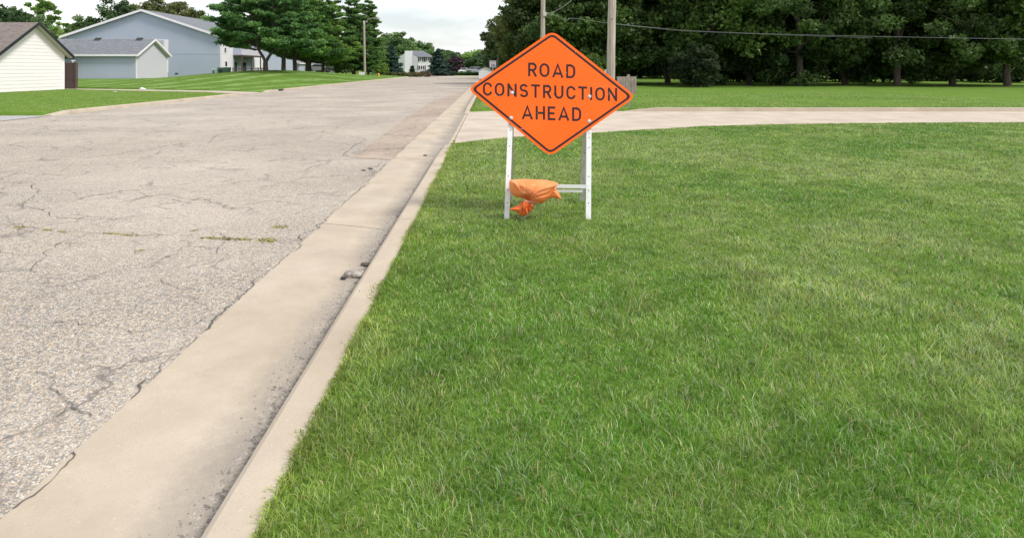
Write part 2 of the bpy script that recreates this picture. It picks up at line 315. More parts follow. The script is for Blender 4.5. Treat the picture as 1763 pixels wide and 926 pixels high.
# ------------------------------------------------------------------ gutter slabs and kerb
gut = empty('gutter', (0,0,0), None, None); tag(gut, kind='structure')
crb = empty('kerb', (0,0,0), None, None); tag(crb, kind='structure')
joints = [-5.0, 1.72, 6.58, 11.42, 16.3, 21.2, 26.0, 30.9, 35.8, 40.7, 45.5, 52, 60, 70, 85]
for a, b in zip(joints[:-1], joints[1:]):
    mb = MB(); g = .009; s0 = -.06 if a < 12 else 0
    def gy(y, x, first): return y + (x+1.73)*(-.28 if y < 12 else 0)
    nseg = 6; ys = np.linspace(a+g, b-g, nseg+1); j = lambda: random.uniform(-.008, .008); lj = [j() for _ in ys]
    xs = [-1.73, -1.3, -1.0, -.905]
    zs = [.006, -.002, -.014, -.020]
    vid = []
    for k, y in enumerate(ys):
        for x, z in zip(xs, zs): mb.v.append((x+(lj[k] if x == -1.73 else 0), gy(y, x, 0), z))
    for k in range(nseg):
        for q in range(3): i = k*4+q; mb.f.append((i, i+1, i+5, i+4)); mb.m.append(0)
    for k in (0, nseg):     # edge walls of the joint
        i = k*4; n = len(mb.v)
        for q in range(4): v = mb.v[i+q]; mb.v.append((v[0], v[1], v[2]-.04))
        for q in range(3): mb.f.append((i+q, i+q+1, n+q+1, n+q)); mb.m.append(0)
    o = mb.build('gutter_slab', M['gutter'], gut)
flat('gutter_bed', [(-1.74,-6),(-.80,-6),(-.80,86),(-1.74,86)], -.035, M['crack'], gut, None)
def kerb_seg(mb, x0, x1, y0, y1, h0, h1, side):    # rounded kerb; x0 road side, x1 lawn side
    prof = [(x0-.015*side, -.05), (x0, .0), (x0+.02*side, .62), (x0+.035*side, .88), (x0+.06*side, 1.0), (x1, 1.0), (x1, -.05)]
    for y, h in ((y0, h0), (y1, h1)):
        for x, z in prof: mb.v.append((x, y, z*h if z > 0 else z))
    n = len(prof); i = len(mb.v)-2*n
    for k in range(n-1): mb.f.append((i+k, i+k+1, i+n+k+1, i+n+k)); mb.m.append(0)
    mb.f.append(tuple(range(i, i+n))); mb.f.append(tuple(range(i+n, i+2*n))); mb.m += [0, 0]
kj = [-5.0, 1.45, 6.28, 10.9]
for a, b in zip(kj[:-1], kj[1:]):
    mb = MB(); kerb_seg(mb, -.96, KB, a+.006, b-.006, .12, .12, 1); mb.build('kerb_block', M['concrete'], crb)
mb = MB(); kerb_seg(mb, -.96, KB, 10.912, 12.6, .12, .06, 1); kerb_seg(mb, -.96, KB, 12.6, 13.3, .06, .012, 1); mb.build('kerb_block', M['concrete'], crb)
for a, b in ((13.31, 17.9), (17.93, 22.58)):
    mb = MB(); mb.box((-.895, a, -.05), (-.815, b, .004)); mb.build('kerb_block', M['concrete'], crb)
mb = MB(); kerb_seg(mb, -.96, KB, 22.6, 24.2, .012, .12, 1); mb.build('kerb_block', M['concrete'], crb)
for a, b in zip([24.2,30.9,35.8,40.7,45.5,55,70], [30.9,35.8,40.7,45.5,55,70,86]):
    mb = MB(); kerb_seg(mb, -.96, KB, a+.01, b-.01, .12, .12, 1); mb.build('kerb_block', M['concrete'], crb)
# left kerb
crl = empty('kerb', (0,0,0), None, None); tag(crl, kind='structure')
segs = [(21.55, 22.6, .02, .12)] + [(a, a+4.0, .12, .12) for a in (22.6, 26.6, 30.6)] + [(34.6, 36.9, .12, .12), (36.9, 38.0, .12, .015)] + [(42.0, 43.0, .015, .12)] + [(a, a+6, .12, .12) for a in range(43, 115, 6)]
for a, b, h0, h1 in segs:
    mb = MB(); kerb_seg(mb, -14.8, KL+(0.0), a+.008, b-.008, h0, h1, -1); mb.build('kerb_block', M['concrete'], crl)
flat('left_apron', [(-14.8,38.0),(-14.8,42.0),(-15.2,42.1),(-15.2,37.7)], .013, M['pale_concrete'])
# driveway / side street of concrete slabs
drv = empty('side_street', (0,0,0), None, None); tag(drv, kind='structure')
xcols = [-.80, 2.3, 6.0, 9.7, 13.4, 17.1, 22, 30, 45]
for i in range(len(xcols)-1):
    for r in range(3):
        mb = MB(); xs = np.linspace(xcols[i]+.006, xcols[i+1]-.006, 6); top = []
        for x in xs:
            a_, b_ = dnear(x)-.12 if r == 0 else dnear(x), dfar(x)+.12 if r == 2 else dfar(x); a0 = dnear(x); b0 = dfar(x)
            ya = a_ if r == 0 else a0+(b0-a0)*r/3+.006; yb = b_ if r == 2 else a0+(b0-a0)*(r+1)/3-.006
            top.append((x, ya, yb))
        for (x, ya, yb) in top: mb.v += [(x, ya, .018), (x, yb, .018), (x, ya, -.03), (x, yb, -.03)]
        for k in range(5):
            i0 = k*4; mb.f += [(i0, i0+4, i0+5, i0+1), (i0, i0+2, i0+6, i0+4), (i0+1, i0+5, i0+7, i0+3)]; mb.m += [0]*3
        mb.f += [(0,1,3,2), (20,22,23,21)]; mb.m += [0,0]
        mb.build('concrete_slab', M['pale_concrete'], drv)
flat('side_street_bed', [(-.80,12.5),(45,16),(45,25),(-.80,25)], -.028, M['crack'], drv, None)
mb = MB()     # kerb along the far side of the side street
kx = [(4.9, 23.42, .02), (5.5, 23.40, .10), (6.2, 23.42, .145), (60, 23.42, .145)]
for (xa, ya, ha), (xb, yb, hb) in zip(kx[:-1], kx[1:]):
    i = len(mb.v)
    for x, y, h in ((xa, ya, ha), (xb, yb, hb)): mb.v += [(x, y, 0), (x, y+.03, h), (x, y+.28, h+.002), (x, y+.28, 0)]
    mb.f += [(i+k, i+k+1, i+k+5, i+k+4) for k in range(3)]; mb.m += [0]*3
o = mb.build('side_street_kerb', M['concrete']); tag(o, kind='structure')
# cracks (flat dark strips just above the road) traced on the ground, with moss growing in some
def ribbon(mb, pts, wdt, z, jit=.012, step=.10):
    pts = [Vector((p[0], p[1], 0)) for p in pts]
    for lev in range(5):                      # midpoint displacement: ragged at every scale
        q = [pts[0]]
        for a, b in zip(pts[:-1], pts[1:]):
            L_ = (b-a).length
            if L_ > .035: d = (b-a)/L_; q.append((a+b)/2+Vector((-d.y, d.x, 0))*random.gauss(0, L_*.10)+d*random.gauss(0, L_*.06))
            q.append(b)
        pts = q
    L = pts; i = len(mb.v); prof = [random.uniform(.15, 1.0) for _ in range(len(L)//4+3)]
    for k, p in enumerate(L):
        d = (L[min(k+1, len(L)-1)]-L[max(k-1, 0)]); d.z = 0; d.normalize(); n = Vector((-d.y, d.x, 0)); f = k/4; f0 = int(f); ww = wdt*(prof[f0]*(1-f+f0)+prof[f0+1]*(f-f0))*random.uniform(.7, 1.3)*(.1 if k in (0, len(L)-1) else 1)
        mb.v += [tuple(p+n*ww/2+Vector((0,0,z))), tuple(p-n*ww/2+Vector((0,0,z)))]
    for k in range(len(L)-1): mb.f.append((i+2*k, i+2*k+1, i+2*k+3, i+2*k+2)); mb.m.append(0)
CR = [[(0,372),(20,384),(40,391),(75,396),(115,400),(145,401),(190,401),(235,405),(270,404),(330,398)],
 [(330,408),(345,409),(435,412),(475,415),(520,414)], [(57,325),(58,340),(62,360),(85,372),(110,376),(165,378),(195,379),(300,376)],
 [(60,332),(100,327),(120,328),(145,335)], [(150,402),(130,412),(100,420),(80,440),(60,470)], [(375,401),(385,420),(372,440)], [(330,452),(385,446),(400,440),(380,465)],
 [(30,268),(85,269),(120,265),(145,255),(175,250),(210,243)], [(200,272),(250,272),(265,268),(285,258),(330,252),(360,246),(415,216)], [(165,221),(235,222)],
 [(0,232),(50,233),(80,228),(125,225)], [(50,300),(90,301),(130,303)], [(470,300),(520,296),(600,268)], [(0,254),(20,250),(40,246)], [(560,204),(590,203),(625,206)], [(270,480),(300,492),(340,500)],
 [(420,352),(470,346),(520,352)], [(560,186),(640,180),(700,172)], [(510,232),(560,224),(600,214)], [(240,332),(300,345),(330,352)], [(-60,420),(0,432),(70,440)], [(0,300),(40,296),(57,325)],
 [(0,560),(120,552),(230,575),(330,560)], [(330,560),(370,540)], [(60,640),(110,690),(160,720)], [(0,760),(60,742),(110,690)], [(605,272),(735,186)], [(604,273),(672,276)]]
mb = MB()
for c in CR: ribbon(mb, [G(*p) for p in c], max(.007, min(.024, .0012*1760/(c[0][1]-118))), .0075, .016)
o = mb.build('road_crack', M['crack']); tag(o, kind='stuff', label='thin dark cracks wandering over the pale road')
mb = MB()
# jagged strip of broken edge where asphalt meets the gutter
yy = -4
while yy < 60:
    L = random.uniform(.15, .5)
    if random.random() < .8: ribbon(mb, [(-1.735, yy), (-1.74, yy+L)], random.uniform(.006, .018), .0085, .006)
    yy += L*random.uniform(.9, 1.3)
tag(mb.build('seam_crack', M['crack']), kind='stuff', label='dark broken seam between road and gutter')
mb = MB(); MO = [((25,391),(41,392),.05),((75,396),(92,397),.03),((105,399),(116,400),.03),((178,402),(236,406),.022),((345,410),(433,413),.045),((444,414),(475,415),.085),((470,391),(493,391),.075),((325,398),(336,397),.02),((235,432),(246,431),.04),((465,277),(480,276),.03)]
tv, tt = [], []
for a, b, wd in MO:
    A, B = G(*a), G(*b)
    for _ in range(int(500*(B-A).length*max(wd,.03)/.04)):
        p = A.lerp(B, random.random()); p.x += random.gauss(0, .01); p.y += random.gauss(0, wd*.45); q = Vector((random.gauss(0,.012), random.gauss(0,.012), random.uniform(.004,.016))); dd = Vector((random.gauss(0,.006), random.gauss(0,.006), 0))
        mb.face([p-dd, p+dd, p+q])
tag(mb.build('moss', M['moss']), kind='stuff', label='yellow green moss tufts growing in road cracks')
# loose gravel in the gutter
mb = MB()
def pebble(mb, c, r):
    i = len(mb.v); a = random.uniform(0, 6.28); s = [random.uniform(.6, 1.3) for _ in range(6)]
    for k, (dx, dy, dz) in enumerate(((1,0,0),(0,1,0),(-1,0,0),(0,-1,0),(0,0,.8),(0,0,-.4))):
        x = dx*math.cos(a)-dy*math.sin(a); y = dx*math.sin(a)+dy*math.cos(a); mb.v.append((c[0]+x*r*s[k], c[1]+y*r*s[k], c[2]+dz*r*s[k]))
    for q in ((0,1,4),(1,2,4),(2,3,4),(3,0,4),(1,0,5),(2,1,5),(3,2,5),(0,3,5)): mb.f.append(tuple(i+k for k in q)); mb.m.append(0)
for _ in range(12000):
    y = random.choice([random.uniform(1.5, 7.2), random.uniform(1.5, 7.2), random.uniform(1.5, 9), random.uniform(3, 13)]); dens = .27 if y < 7 else .15
    x = -.93-abs(random.gauss(0, dens*(.9+.4*math.sin(y*1.7)+.25*math.sin(y*4.1)))) 
    if x < -1.7: continue
    pebble(mb, (x, y, -.012), random.choice((.003,.004,.005,.006,.009))*random.uniform(.8,1.2))
for _ in range(500): pebble(mb, (random.uniform(-1.6, -.95), random.uniform(2, 14), -.006), random.uniform(.002, .006))
tag(mb.build('gravel', M['rubble']), kind='stuff', label='loose gravel washed against the right kerb')
def chunk(loc, size, mt, label):
    me = bpy.data.meshes.new('asphalt_chunk'); bm = bmesh.new(); bmesh.ops.create_icosphere(bm, subdivisions=3, radius=1)
    for v in bm.verts:
        n_ = math.sin(v.co.x*4+loc[1])*.12+math.sin(v.co.y*6)*.1+random.uniform(-.07,.07); v.co *= 1+n_; v.co = Vector((v.co.x*size[0], v.co.y*size[1], max(v.co.z, -.5)*size[2]))
    bm.to_mesh(me); bm.free(); me.materials.append(mt); o = bpy.data.objects.new('asphalt_chunk', me); COL.objects.link(o); o.location = loc; o.rotation_euler = (0,0,random.uniform(-.3,.3)); tag(o, label, 'rubble')
c = G(610,473); chunk((c.x, c.y, .005), (.075,.05,.028), M['rubble'], 'largest pale grey lump of broken asphalt lying in the gutter')
c = G(628,455); chunk((c.x+.02, c.y, .0), (.05,.03,.014), M['brown'], 'small flat brown fragment in gutter just above the grey lump')
c = G(591,479); chunk((c.x, c.y, -.0), (.02,.018,.014), M['dark'], 'tiny dark stone left of the grey asphalt lump in gutter')
for px, py, lb in ((638,291,'left one of two small black stones on the road by the gutter'), (626,294,'small black stone nearest the gravel on the road by gutter'), (732,268,'small black stone in gutter near the second joint')):
    c = G(px, py); chunk((c.x, c.y, .004), (.035,.02,.012), M['dark'], lb)
# ------------------------------------------------------------------ grass blades
def blades(n, sampler, hmin, hmax, wd, zf, name, label, clumpy=True):
    X, Y = sampler(n); n = len(X); Z = zf(X, Y); h = RNG.uniform(hmin, hmax, n)*(.5+.6*vnoise(X*2.3, Y*2.3, 3)+.6*vnoise(X*9, Y*9, 8)**2); a = RNG.uniform(0, 2*np.pi, n)
    lean = RNG.uniform(.1, 1.7, n)*h; la = a+RNG.uniform(-1, 1, n); w2 = (wd(Y) if callable(wd) else wd)*RNG.uniform(.6, 1.4, n)/2
    dx, dy = np.cos(a)*w2, np.sin(a)*w2; lx, ly = -np.sin(la)*lean, np.cos(la)*lean
    v0 = np.stack([X-dx, Y-dy, Z-.004], 1); v1 = np.stack([X+dx, Y+dy, Z-.004], 1)
    v2 = np.stack([X-dx*.7+lx*.4, Y-dy*.7+ly*.4, Z+h*.6], 1); v3 = np.stack([X+dx*.7+lx*.4, Y+dy*.7+ly*.4, Z+h*.6], 1); v4 = np.stack([X+lx, Y+ly, Z+h*.95], 1)
    V = np.stack([v0, v1, v2, v3, v4], 1).reshape(-1, 3); b = np.arange(n)*5
    nr = Y < 4.4; bn = b[nr]; bf = b[~nr]            # near blades bend in two steps, the rest are one slim triangle
    T = np.concatenate([np.stack([bn, bn+1, bn+3], 1), np.stack([bn, bn+3, bn+2], 1), np.stack([bn+2, bn+3, bn+4], 1), np.stack([bf, bf+1, bf+4], 1)])
    keep = np.ones(len(V), bool); keep[bf+2] = False; keep[bf+3] = False; remap = np.cumsum(keep)-1
    p = vnoise(X*.9, Y*.9, 1)*.6+vnoise(X*3.1, Y*3.1, 2)*.4; r = RNG.uniform(0, 1, n)
    p = np.clip((p-.5)*1.7+.5+.5*(vnoise(X*.35+9, Y*.35, 7)-.5), 0, 1); base = np.array([.125, .30, .022])[None]*(1-p[:,None])+np.array([.40, .50, .11])[None]*p[:,None]
    pale = np.array([.40, .50, .27]); straw = np.array([.55, .44, .24]); dark = np.array([.06, .15, .02])
    base = np.where((r < .16+.16*(p > .62))[:,None], pale, base); base = np.where((r > .93)[:,None], straw, base); base = np.where(((r > .80) & (r < .93))[:,None], dark, base)
    ek = np.exp(-np.maximum(X-KB, 0)/.22)[:,None]*.55*RNG.uniform(.3,1,n)[:,None] if name == 'grass' else 0
    base = base*(1-ek)+np.array([.30,.34,.04])*ek
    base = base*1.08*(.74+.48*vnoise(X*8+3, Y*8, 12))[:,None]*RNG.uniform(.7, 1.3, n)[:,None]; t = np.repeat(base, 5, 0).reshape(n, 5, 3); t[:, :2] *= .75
    o = arr_mesh(name, V[keep], remap[T], 3, M['blade'], tint=t.reshape(-1, 3)[keep]); tag(o, label=label, kind='stuff'); return o
def samp_all2(n):
    u = RNG.uniform(0, 1, n); e_ = .55; Y = (1.9**e_+u*(18.2**e_-1.9**e_))**(1/e_); t_ = RNG.uniform(0, 1.28, n); wd_ = .86*Y+.4-KB; X = KB+np.where(t_ < 1, t_*wd_, wd_+(t_-1)/.28*(3.5+.1*Y)); k = Y < dnear(X)-.03; return X[k], Y[k]
zn = lambda X, Y: np.where(dnear(X)-Y < .6, .035+.075*np.clip((dnear(X)-Y)/.6, 0, 1), .11)
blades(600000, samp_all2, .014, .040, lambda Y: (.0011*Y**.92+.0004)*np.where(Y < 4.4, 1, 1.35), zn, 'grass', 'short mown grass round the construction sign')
def samp_edge(n):
    Y = RNG.uniform(1.9, 13.2, n); X = KB-RNG.exponential(.008, n)*(.3+1.6*vnoise(Y*5, Y*0, 5)**2*2)+.01; return X, Y
blades(14000, samp_edge, .012, .028, .005, lambda X, Y: .112+0*X, 'grass', 'ragged grass fringe creeping over the kerb top')
def samp_fr(n):
    X = RNG.uniform(KB, 24, n); Y = dlaw(X)+.03+RNG.uniform(0, 1, n)**1.6*16; k = X < .9*Y; return X[k], Y[k]
blades(60000, samp_fr, .02, .05, .02, hr, 'grass', 'mown grass beyond the side street')
def samp_fl(n):
    X = KL-RNG.uniform(0, 1, n)**1.3*18; Y = RNG.uniform(21.6, 42, n); k = Y < PN(X)-.05; return X[k], Y[k]
blades(22000, samp_fl, .02, .045, .02, lambda X, Y: .115+0*X, 'grass', 'mown grass between left kerb and cream garage')
def samp_fl2(n):
    Y = RNG.uniform(42.4, 72, n); X = KL-RNG.uniform(0, 1, n)*16; k = Y > PF(X)+.1; return X[k], Y[k]
blades(16000, samp_fl2, .02, .05, .03, lambda X, Y: hl(X, Y), 'grass', 'mown grass on the bank below the pines')

# ------------------------------------------------------------------ THE SIGN
SY0, SLEAN = 6.28, .245
def sp(px, py, off=0.0):       # pixel ray onto the leaning sign plane; off = distance in front of it
    # plane: Y = SY0 + SLEAN*Z - off ; Z = EYE-(py-CY)/F*Y
    k = (py-CY)/F; Y = (SY0-off+SLEAN*EYE)/(1+SLEAN*k); return Vector(((px-CX)/F*Y, Y, EYE-k*Y))
org = sp(944, 378); org.z = .11
sign = empty('construction_sign', (0.6, 6.4, .11), 'orange diamond warning sign reading ROAD CONSTRUCTION AHEAD on a white stand', 'road sign')
def in_sign(mb, name, mt, **k):
    o = mb.build(name, mt, None, **k); o.parent = sign; o.matrix_parent_inverse = Matrix.Translation(-sign.location); return o
C4 = [(951.3,53.0),(1095.2,166.8),(947.0,269.8),(804.8,153.2)]
def rounded(corners, rad, n=7):
    out_ = []
    for i in range(4):
        p = Vector(corners[i]); a = (Vector(corners[i-1])-p).normalized(); b = (Vector(corners[(i+1) % 4])-p).normalized()
        for k in range(n+1):
            t = k/n; q0 = p+a*rad; q1 = p+b*rad; out_.append(q0*(1-t)**2+p*2*t*(1-t)+q1*t*t)
    return out_
cc = sum((Vector(c) for c in C4), Vector((0,0)))/4
def inset(d):       # parallel inset of the diamond
    res = []
    for i in range(4):
        p = Vector(C4[i]); a = (Vector(C4[i-1])-p).normalized(); b = (Vector(C4[(i+1) % 4])-p).normalized(); s = abs(a.x*b.y-a.y*b.x)
        res.append(p+(a+b)*d/s)
    return res
th = .004; o0 = rounded(C4, 14)
mb = MB(); n = len(o0)
mb.v = [tuple(sp(p.x, p.y, .02)) for p in o0]+[tuple(sp(p.x, p.y, .02)+Vector((0, th, -th*.2))) for p in o0]
mb.f = [tuple(range(n)), tuple(range(n, 2*n))[::-1]]+[(k, (k+1) % n, n+(k+1) % n, n+k) for k in range(n)]; mb.m = [0]*len(mb.f)
in_sign(mb, 'sign_panel', M['sign_orange'])
mb = MB(); ra = rounded(inset(3.9), 9.5); rb = rounded(inset(7.7), 7.0)
for ring in (ra, rb): mb.v += [tuple(sp(p.x, p.y, .0212)) for p in ring]
mb.f = [(k, (k+1) % n, n+(k+1) % n, n+k) for k in range(n)]; mb.m = [0]*n
in_sign(mb, 'border', M['sign_ink'])
# letters drawn as strokes, in units of cap height (x right, y up)
def arc(cx_, cy_, rx, ry, a0, a1, n=10): return [(cx_+rx*math.cos(R(a0+(a1-a0)*k/n)), cy_+ry*math.sin(R(a0+(a1-a0)*k/n))) for k in range(n+1)]
LET = {
 'R': (.62, [[(.07,0),(.07,.93)], [(.0,.93),(.34,.93)]+arc(.34,.70,.21,.23,90,-90)+[(.10,.47)], [(.32,.47),(.58,0)]]),
 'O': (.73, [arc(.365,.60,.29,.33,0,180,12)+arc(.365,.40,.29,.33,180,360,12)+[(.655,.60)]]),
 'A': (.82, [[(.07,0),(.41,.95),(.75,0)], [(.19,.29),(.63,.29)]]),
 'D': (.66, [[(.07,0),(.07,.93)], [(.0,.93),(.30,.93)]+arc(.30,.63,.29,.30,90,0)+arc(.30,.37,.29,.30,0,-90)+[(.0,.07)]]),
 'C': (.66, [arc(.35,.62,.28,.31,12,180,12)+arc(.35,.38,.28,.31,180,348,12)]),
 'N': (.70, [[(.07,0),(.07,1)], [(.07,.94),(.62,.06)], [(.62,0),(.62,1)]]),
 'S': (.62, [arc(.31,.71,.24,.22,20,180)[:-1]+arc(.31,.70,.24,.20,180,262,5)+arc(.31,.29,.25,.22,82,0,6)[:-1]+arc(.31,.29,.25,.22,0,-160)]),
 'T': (.68, [[(0,.93),(.68,.93)], [(.34,0),(.34,.93)]]),
 'U': (.68, [[(.07,1),(.07,.36)]+arc(.34,.36,.27,.29,180,360)+[(.61,1)]]),
 'I': (.14, [[(.07,0),(.07,1)]]),
 'H': (.68, [[(.07,0),(.07,1)], [(.61,0),(.61,1)], [(.07,.5),(.61,.5)]]),
 'E': (.56, [[(.07,0),(.07,1)], [(.0,.93),(.56,.93)], [(.07,.5),(.50,.5)], [(.0,.07),(.56,.07)]]),
 'P': (.60, [[(.07,0),(.07,.93)], [(.0,.93),(.32,.93)]+arc(.32,.70,.21,.23,90,-90)+[(.10,.47)]]),
 'L': (.52, [[(.07,0),(.07,1)], [(.0,.07),(.52,.07)]]), 'M': (.84, [[(.07,0),(.07,1)], [(.07,.96),(.42,.2),(.77,.96)], [(.77,0),(.77,1)]]),
 '2': (.60, [arc(.30,.70,.23,.23,160,0,8)+[(.50,.55),(.06,.08)], [(.0,.07),(.58,.07)]]),
 '5': (.60, [[(.55,.93),(.12,.93),(.09,.52)]+arc(.29,.34,.25,.27,120,-150,10)]),
}
def stroke_mesh(mb, strokes, mapf, sw):
    for st in strokes:
        pts = [Vector(p) for p in st]; closed = (pts[0]-pts[-1]).length < 1e-4; i = len(mb.v); m_ = len(pts)
        for k, p in enumerate(pts):
            a = pts[k-1] if k > 0 else (pts[-2] if closed else None); b = pts[k+1] if k < m_-1 else (pts[1] if closed else None)
            d1 = (p-a).normalized() if a is not None else (b-p).normalized(); d2 = (b-p).normalized() if b is not None else d1
            n1 = Vector((-d1.y, d1.x)); n2 = Vector((-d2.y, d2.x)); nn = (n1+n2); nn = nn/max(nn.length, .3); sc = min(1/max(nn.dot(n1), .45), 1.8)
            for s_ in (1, -1): mb.v.append(tuple(mapf(p+nn*sc*sw/2*s_)))
        for k in range(m_-1): mb.f.append((i+2*k, i+2*k+1, i+2*k+3, i+2*k+2)); mb.m.append(0)
def text_line(word, x0, y0, x1, y1, cap, lean=.0, sw=.158):
    """baseline from (x0,y0) to (x1,y1) in photo pixels"""
    ws = [LET[c][0] for c in word]; total = (x1-x0)/cap; gap = (total-sum(ws))/(len(word)-1) if len(word) > 1 else 0; u = 0
    for c, w_ in zip(word, ws):
        mb = MB(); off = random.uniform(0, .00025)
        for si, stx in enumerate(LET[c][1]):
            def mapf(p, u=u, si=si):
                t = (u+p.x)/total; px = x0+(x1-x0)*t+p.y*cap*lean; py = y0+(y1-y0)*t-p.y*cap; return sp(px, py, .0213+si*.0002)
            stroke_mesh(mb, [stx], mapf, sw)
        in_sign(mb, 'letter', M['sign_ink']); u += w_+gap
text_line('ROAD', 909.5, 131.6, 990.3, 135.2, 23.4)
text_line('CONSTRUCTION', 831.6, 164.6, 1062.6, 174.6, 22.6, sw=.16)
text_line('AHEAD', 898.5, 205.2, 1000.5, 208.8, 23.2)
for k, (px, py) in enumerate(((882,159.9),(1015,166.2),(880.2,203.0),(1014.7,208.8))):
    mb = MB(); c = sp(px, py, .0235); a = Vector((0,-1,.22)).normalized(); mb.tube([c+a*-.003, c+a*.001], .019, 20); w_ = in_sign(mb, 'washer', M['zinc'])
    mb = MB(); mb.tube([c+a*.001, c+a*.007, c+a*.010], [.011, .010, .006], 6); b = mb.build('bolt', M['steel_white']); b.parent = w_
for px, py, L, a in ((853.5,163.7,5,4),(898.5,222.3,8,3),(861,165.5,3,30),(991,90,3,40),(985,92,2,10),(1049,160,6,50),(1047,163,4,10),(1053,166,5,60),(975,126,3,90),(1035,150,30,-12),(925,195,2,80),(1010,196,2,20),(1055,150,3,70),(1031,144,20,-8)):
    d = Vector((math.cos(R(a)), math.sin(R(a))))*L/2; t = .35 if L < 10 else .12; nn = Vector((-d.y, d.x)).normalized()*t
    mb = MB(); mb.face([sp(px-d.x, py-d.y, .0222), sp(px+nn.x, py+nn.y, .0222), sp(px+d.x, py+d.y, .0222), sp(px-nn.x, py-nn.y, .0222)])
    in_sign(mb, 'scratch', M['scuff'])
# stand: two A-frames of perforated angle steel
def angle_bar(name, A, B, wx, wy, mt, inner=1, t=.005):
    """L-section from A to B: one flange facing the viewer, one flange going back"""
    A, B = Vector(A), Vector(B); d = (B-A).normalized(); x = Vector((1,0,0)); x = (x-d*x.dot(d)).normalized(); y = x.cross(d); y = y if y.y > 0 else -y
    mb = MB(); prof = [(-wx/2,0),(wx/2,0)] ; 
    if inner > 0: pr = [(-wx/2,0),(wx/2,0),(wx/2,wy),(wx/2-t,wy),(wx/2-t,t),(-wx/2,t)]
    else: pr = [(-wx/2,0),(wx/2,0),(wx/2,t),(-wx/2+t,t),(-wx/2+t,wy),(-wx/2,wy)]
    mb.prism([A+x*p+y*q for p, q in pr], B-A); o = in_sign(mb, name, mt)
    return o, d, x, y
def holes(parent, A, B, ts, d, y, r=.0055, xo=0):
    A, B = Vector(A), Vector(B)
    for t_ in ts:
        mb = MB(); c = A.lerp(B, t_)-y*.0012+Vector((xo,0,0)); mb.tube([c, c+y*.0015], r, 10); o = mb.build('bolt_hole', M['dark']); o.parent = parent
def legpt(px, Z, back=0): Y = SY0+SLEAN*Z+back; return Vector(((px-CX)/F*Y, Y, Z))
FL0, FL1 = legpt(872.3, .10), legpt(881.9, 1.50); FR0, FR1 = legpt(1013.2, .095), legpt(1014.8, 1.50)
l1, d1, x1, y1 = angle_bar('leg', FL0, FL1, .050, .04, M['steel_white'], 1); holes(l1, FL0, FL1, (.12,.205,.30,.51,.62,.66), d1, y1)
l2, d2, x2, y2 = angle_bar('leg', FR0, FR1, .050, .04, M['steel_white'], -1); holes(l2, FR0, FR1, (.12,.205,.30,.50,.57,.60), d2, y2)
RL0 = P(878.5, 345, 7.2); RL0.z = .10; RL1 = FL1+Vector((.0,.06,-.02)); RR0 = P(1002, 347, 7.15); RR0.z = .10; RR1 = FR1+Vector((-.005,.06,-.02))
M['steel_shade'] = mat('shaded_steel', (.47,.46,.45), .5, (.60,.59,.58), 9)  # darker copy of the white steel: rear-leg shade put into the colour
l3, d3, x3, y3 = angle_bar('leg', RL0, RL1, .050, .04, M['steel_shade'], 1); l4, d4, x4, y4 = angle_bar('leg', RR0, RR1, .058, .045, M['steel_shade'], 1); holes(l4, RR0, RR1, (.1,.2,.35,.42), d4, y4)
c0 = legpt(874.5, ZA(319.5, 6.38)); c1 = legpt(1012.5, ZA(321.5, 6.38)); c0.y -= .004; c1.y -= .006
mb = MB(); hgt = .036
mb.prism([c0+Vector((0,.006,-hgt/2)), c0+Vector((0,.006,hgt/2)), c0+Vector((0,.010,hgt/2)), c0+Vector((0,.010,-hgt/2+.004)), c0+Vector((0,.045,-hgt/2-.004)), c0+Vector((0,.045,-hgt/2-.008))], c1-c0)
xb = in_sign(mb, 'crossbar', M['steel_white'])
r0 = RL0.lerp(RL1, .098); r1 = RR0.lerp(RR1, .098); mb = MB()
mb.prism([r0+Vector((0,-.006,-.014)), r0+Vector((0,-.006,.014)), r0+Vector((0,-.002,.014)), r0+Vector((0,-.002,-.014))], r1-r0); in_sign(mb, 'crossbar', M['steel_white'])
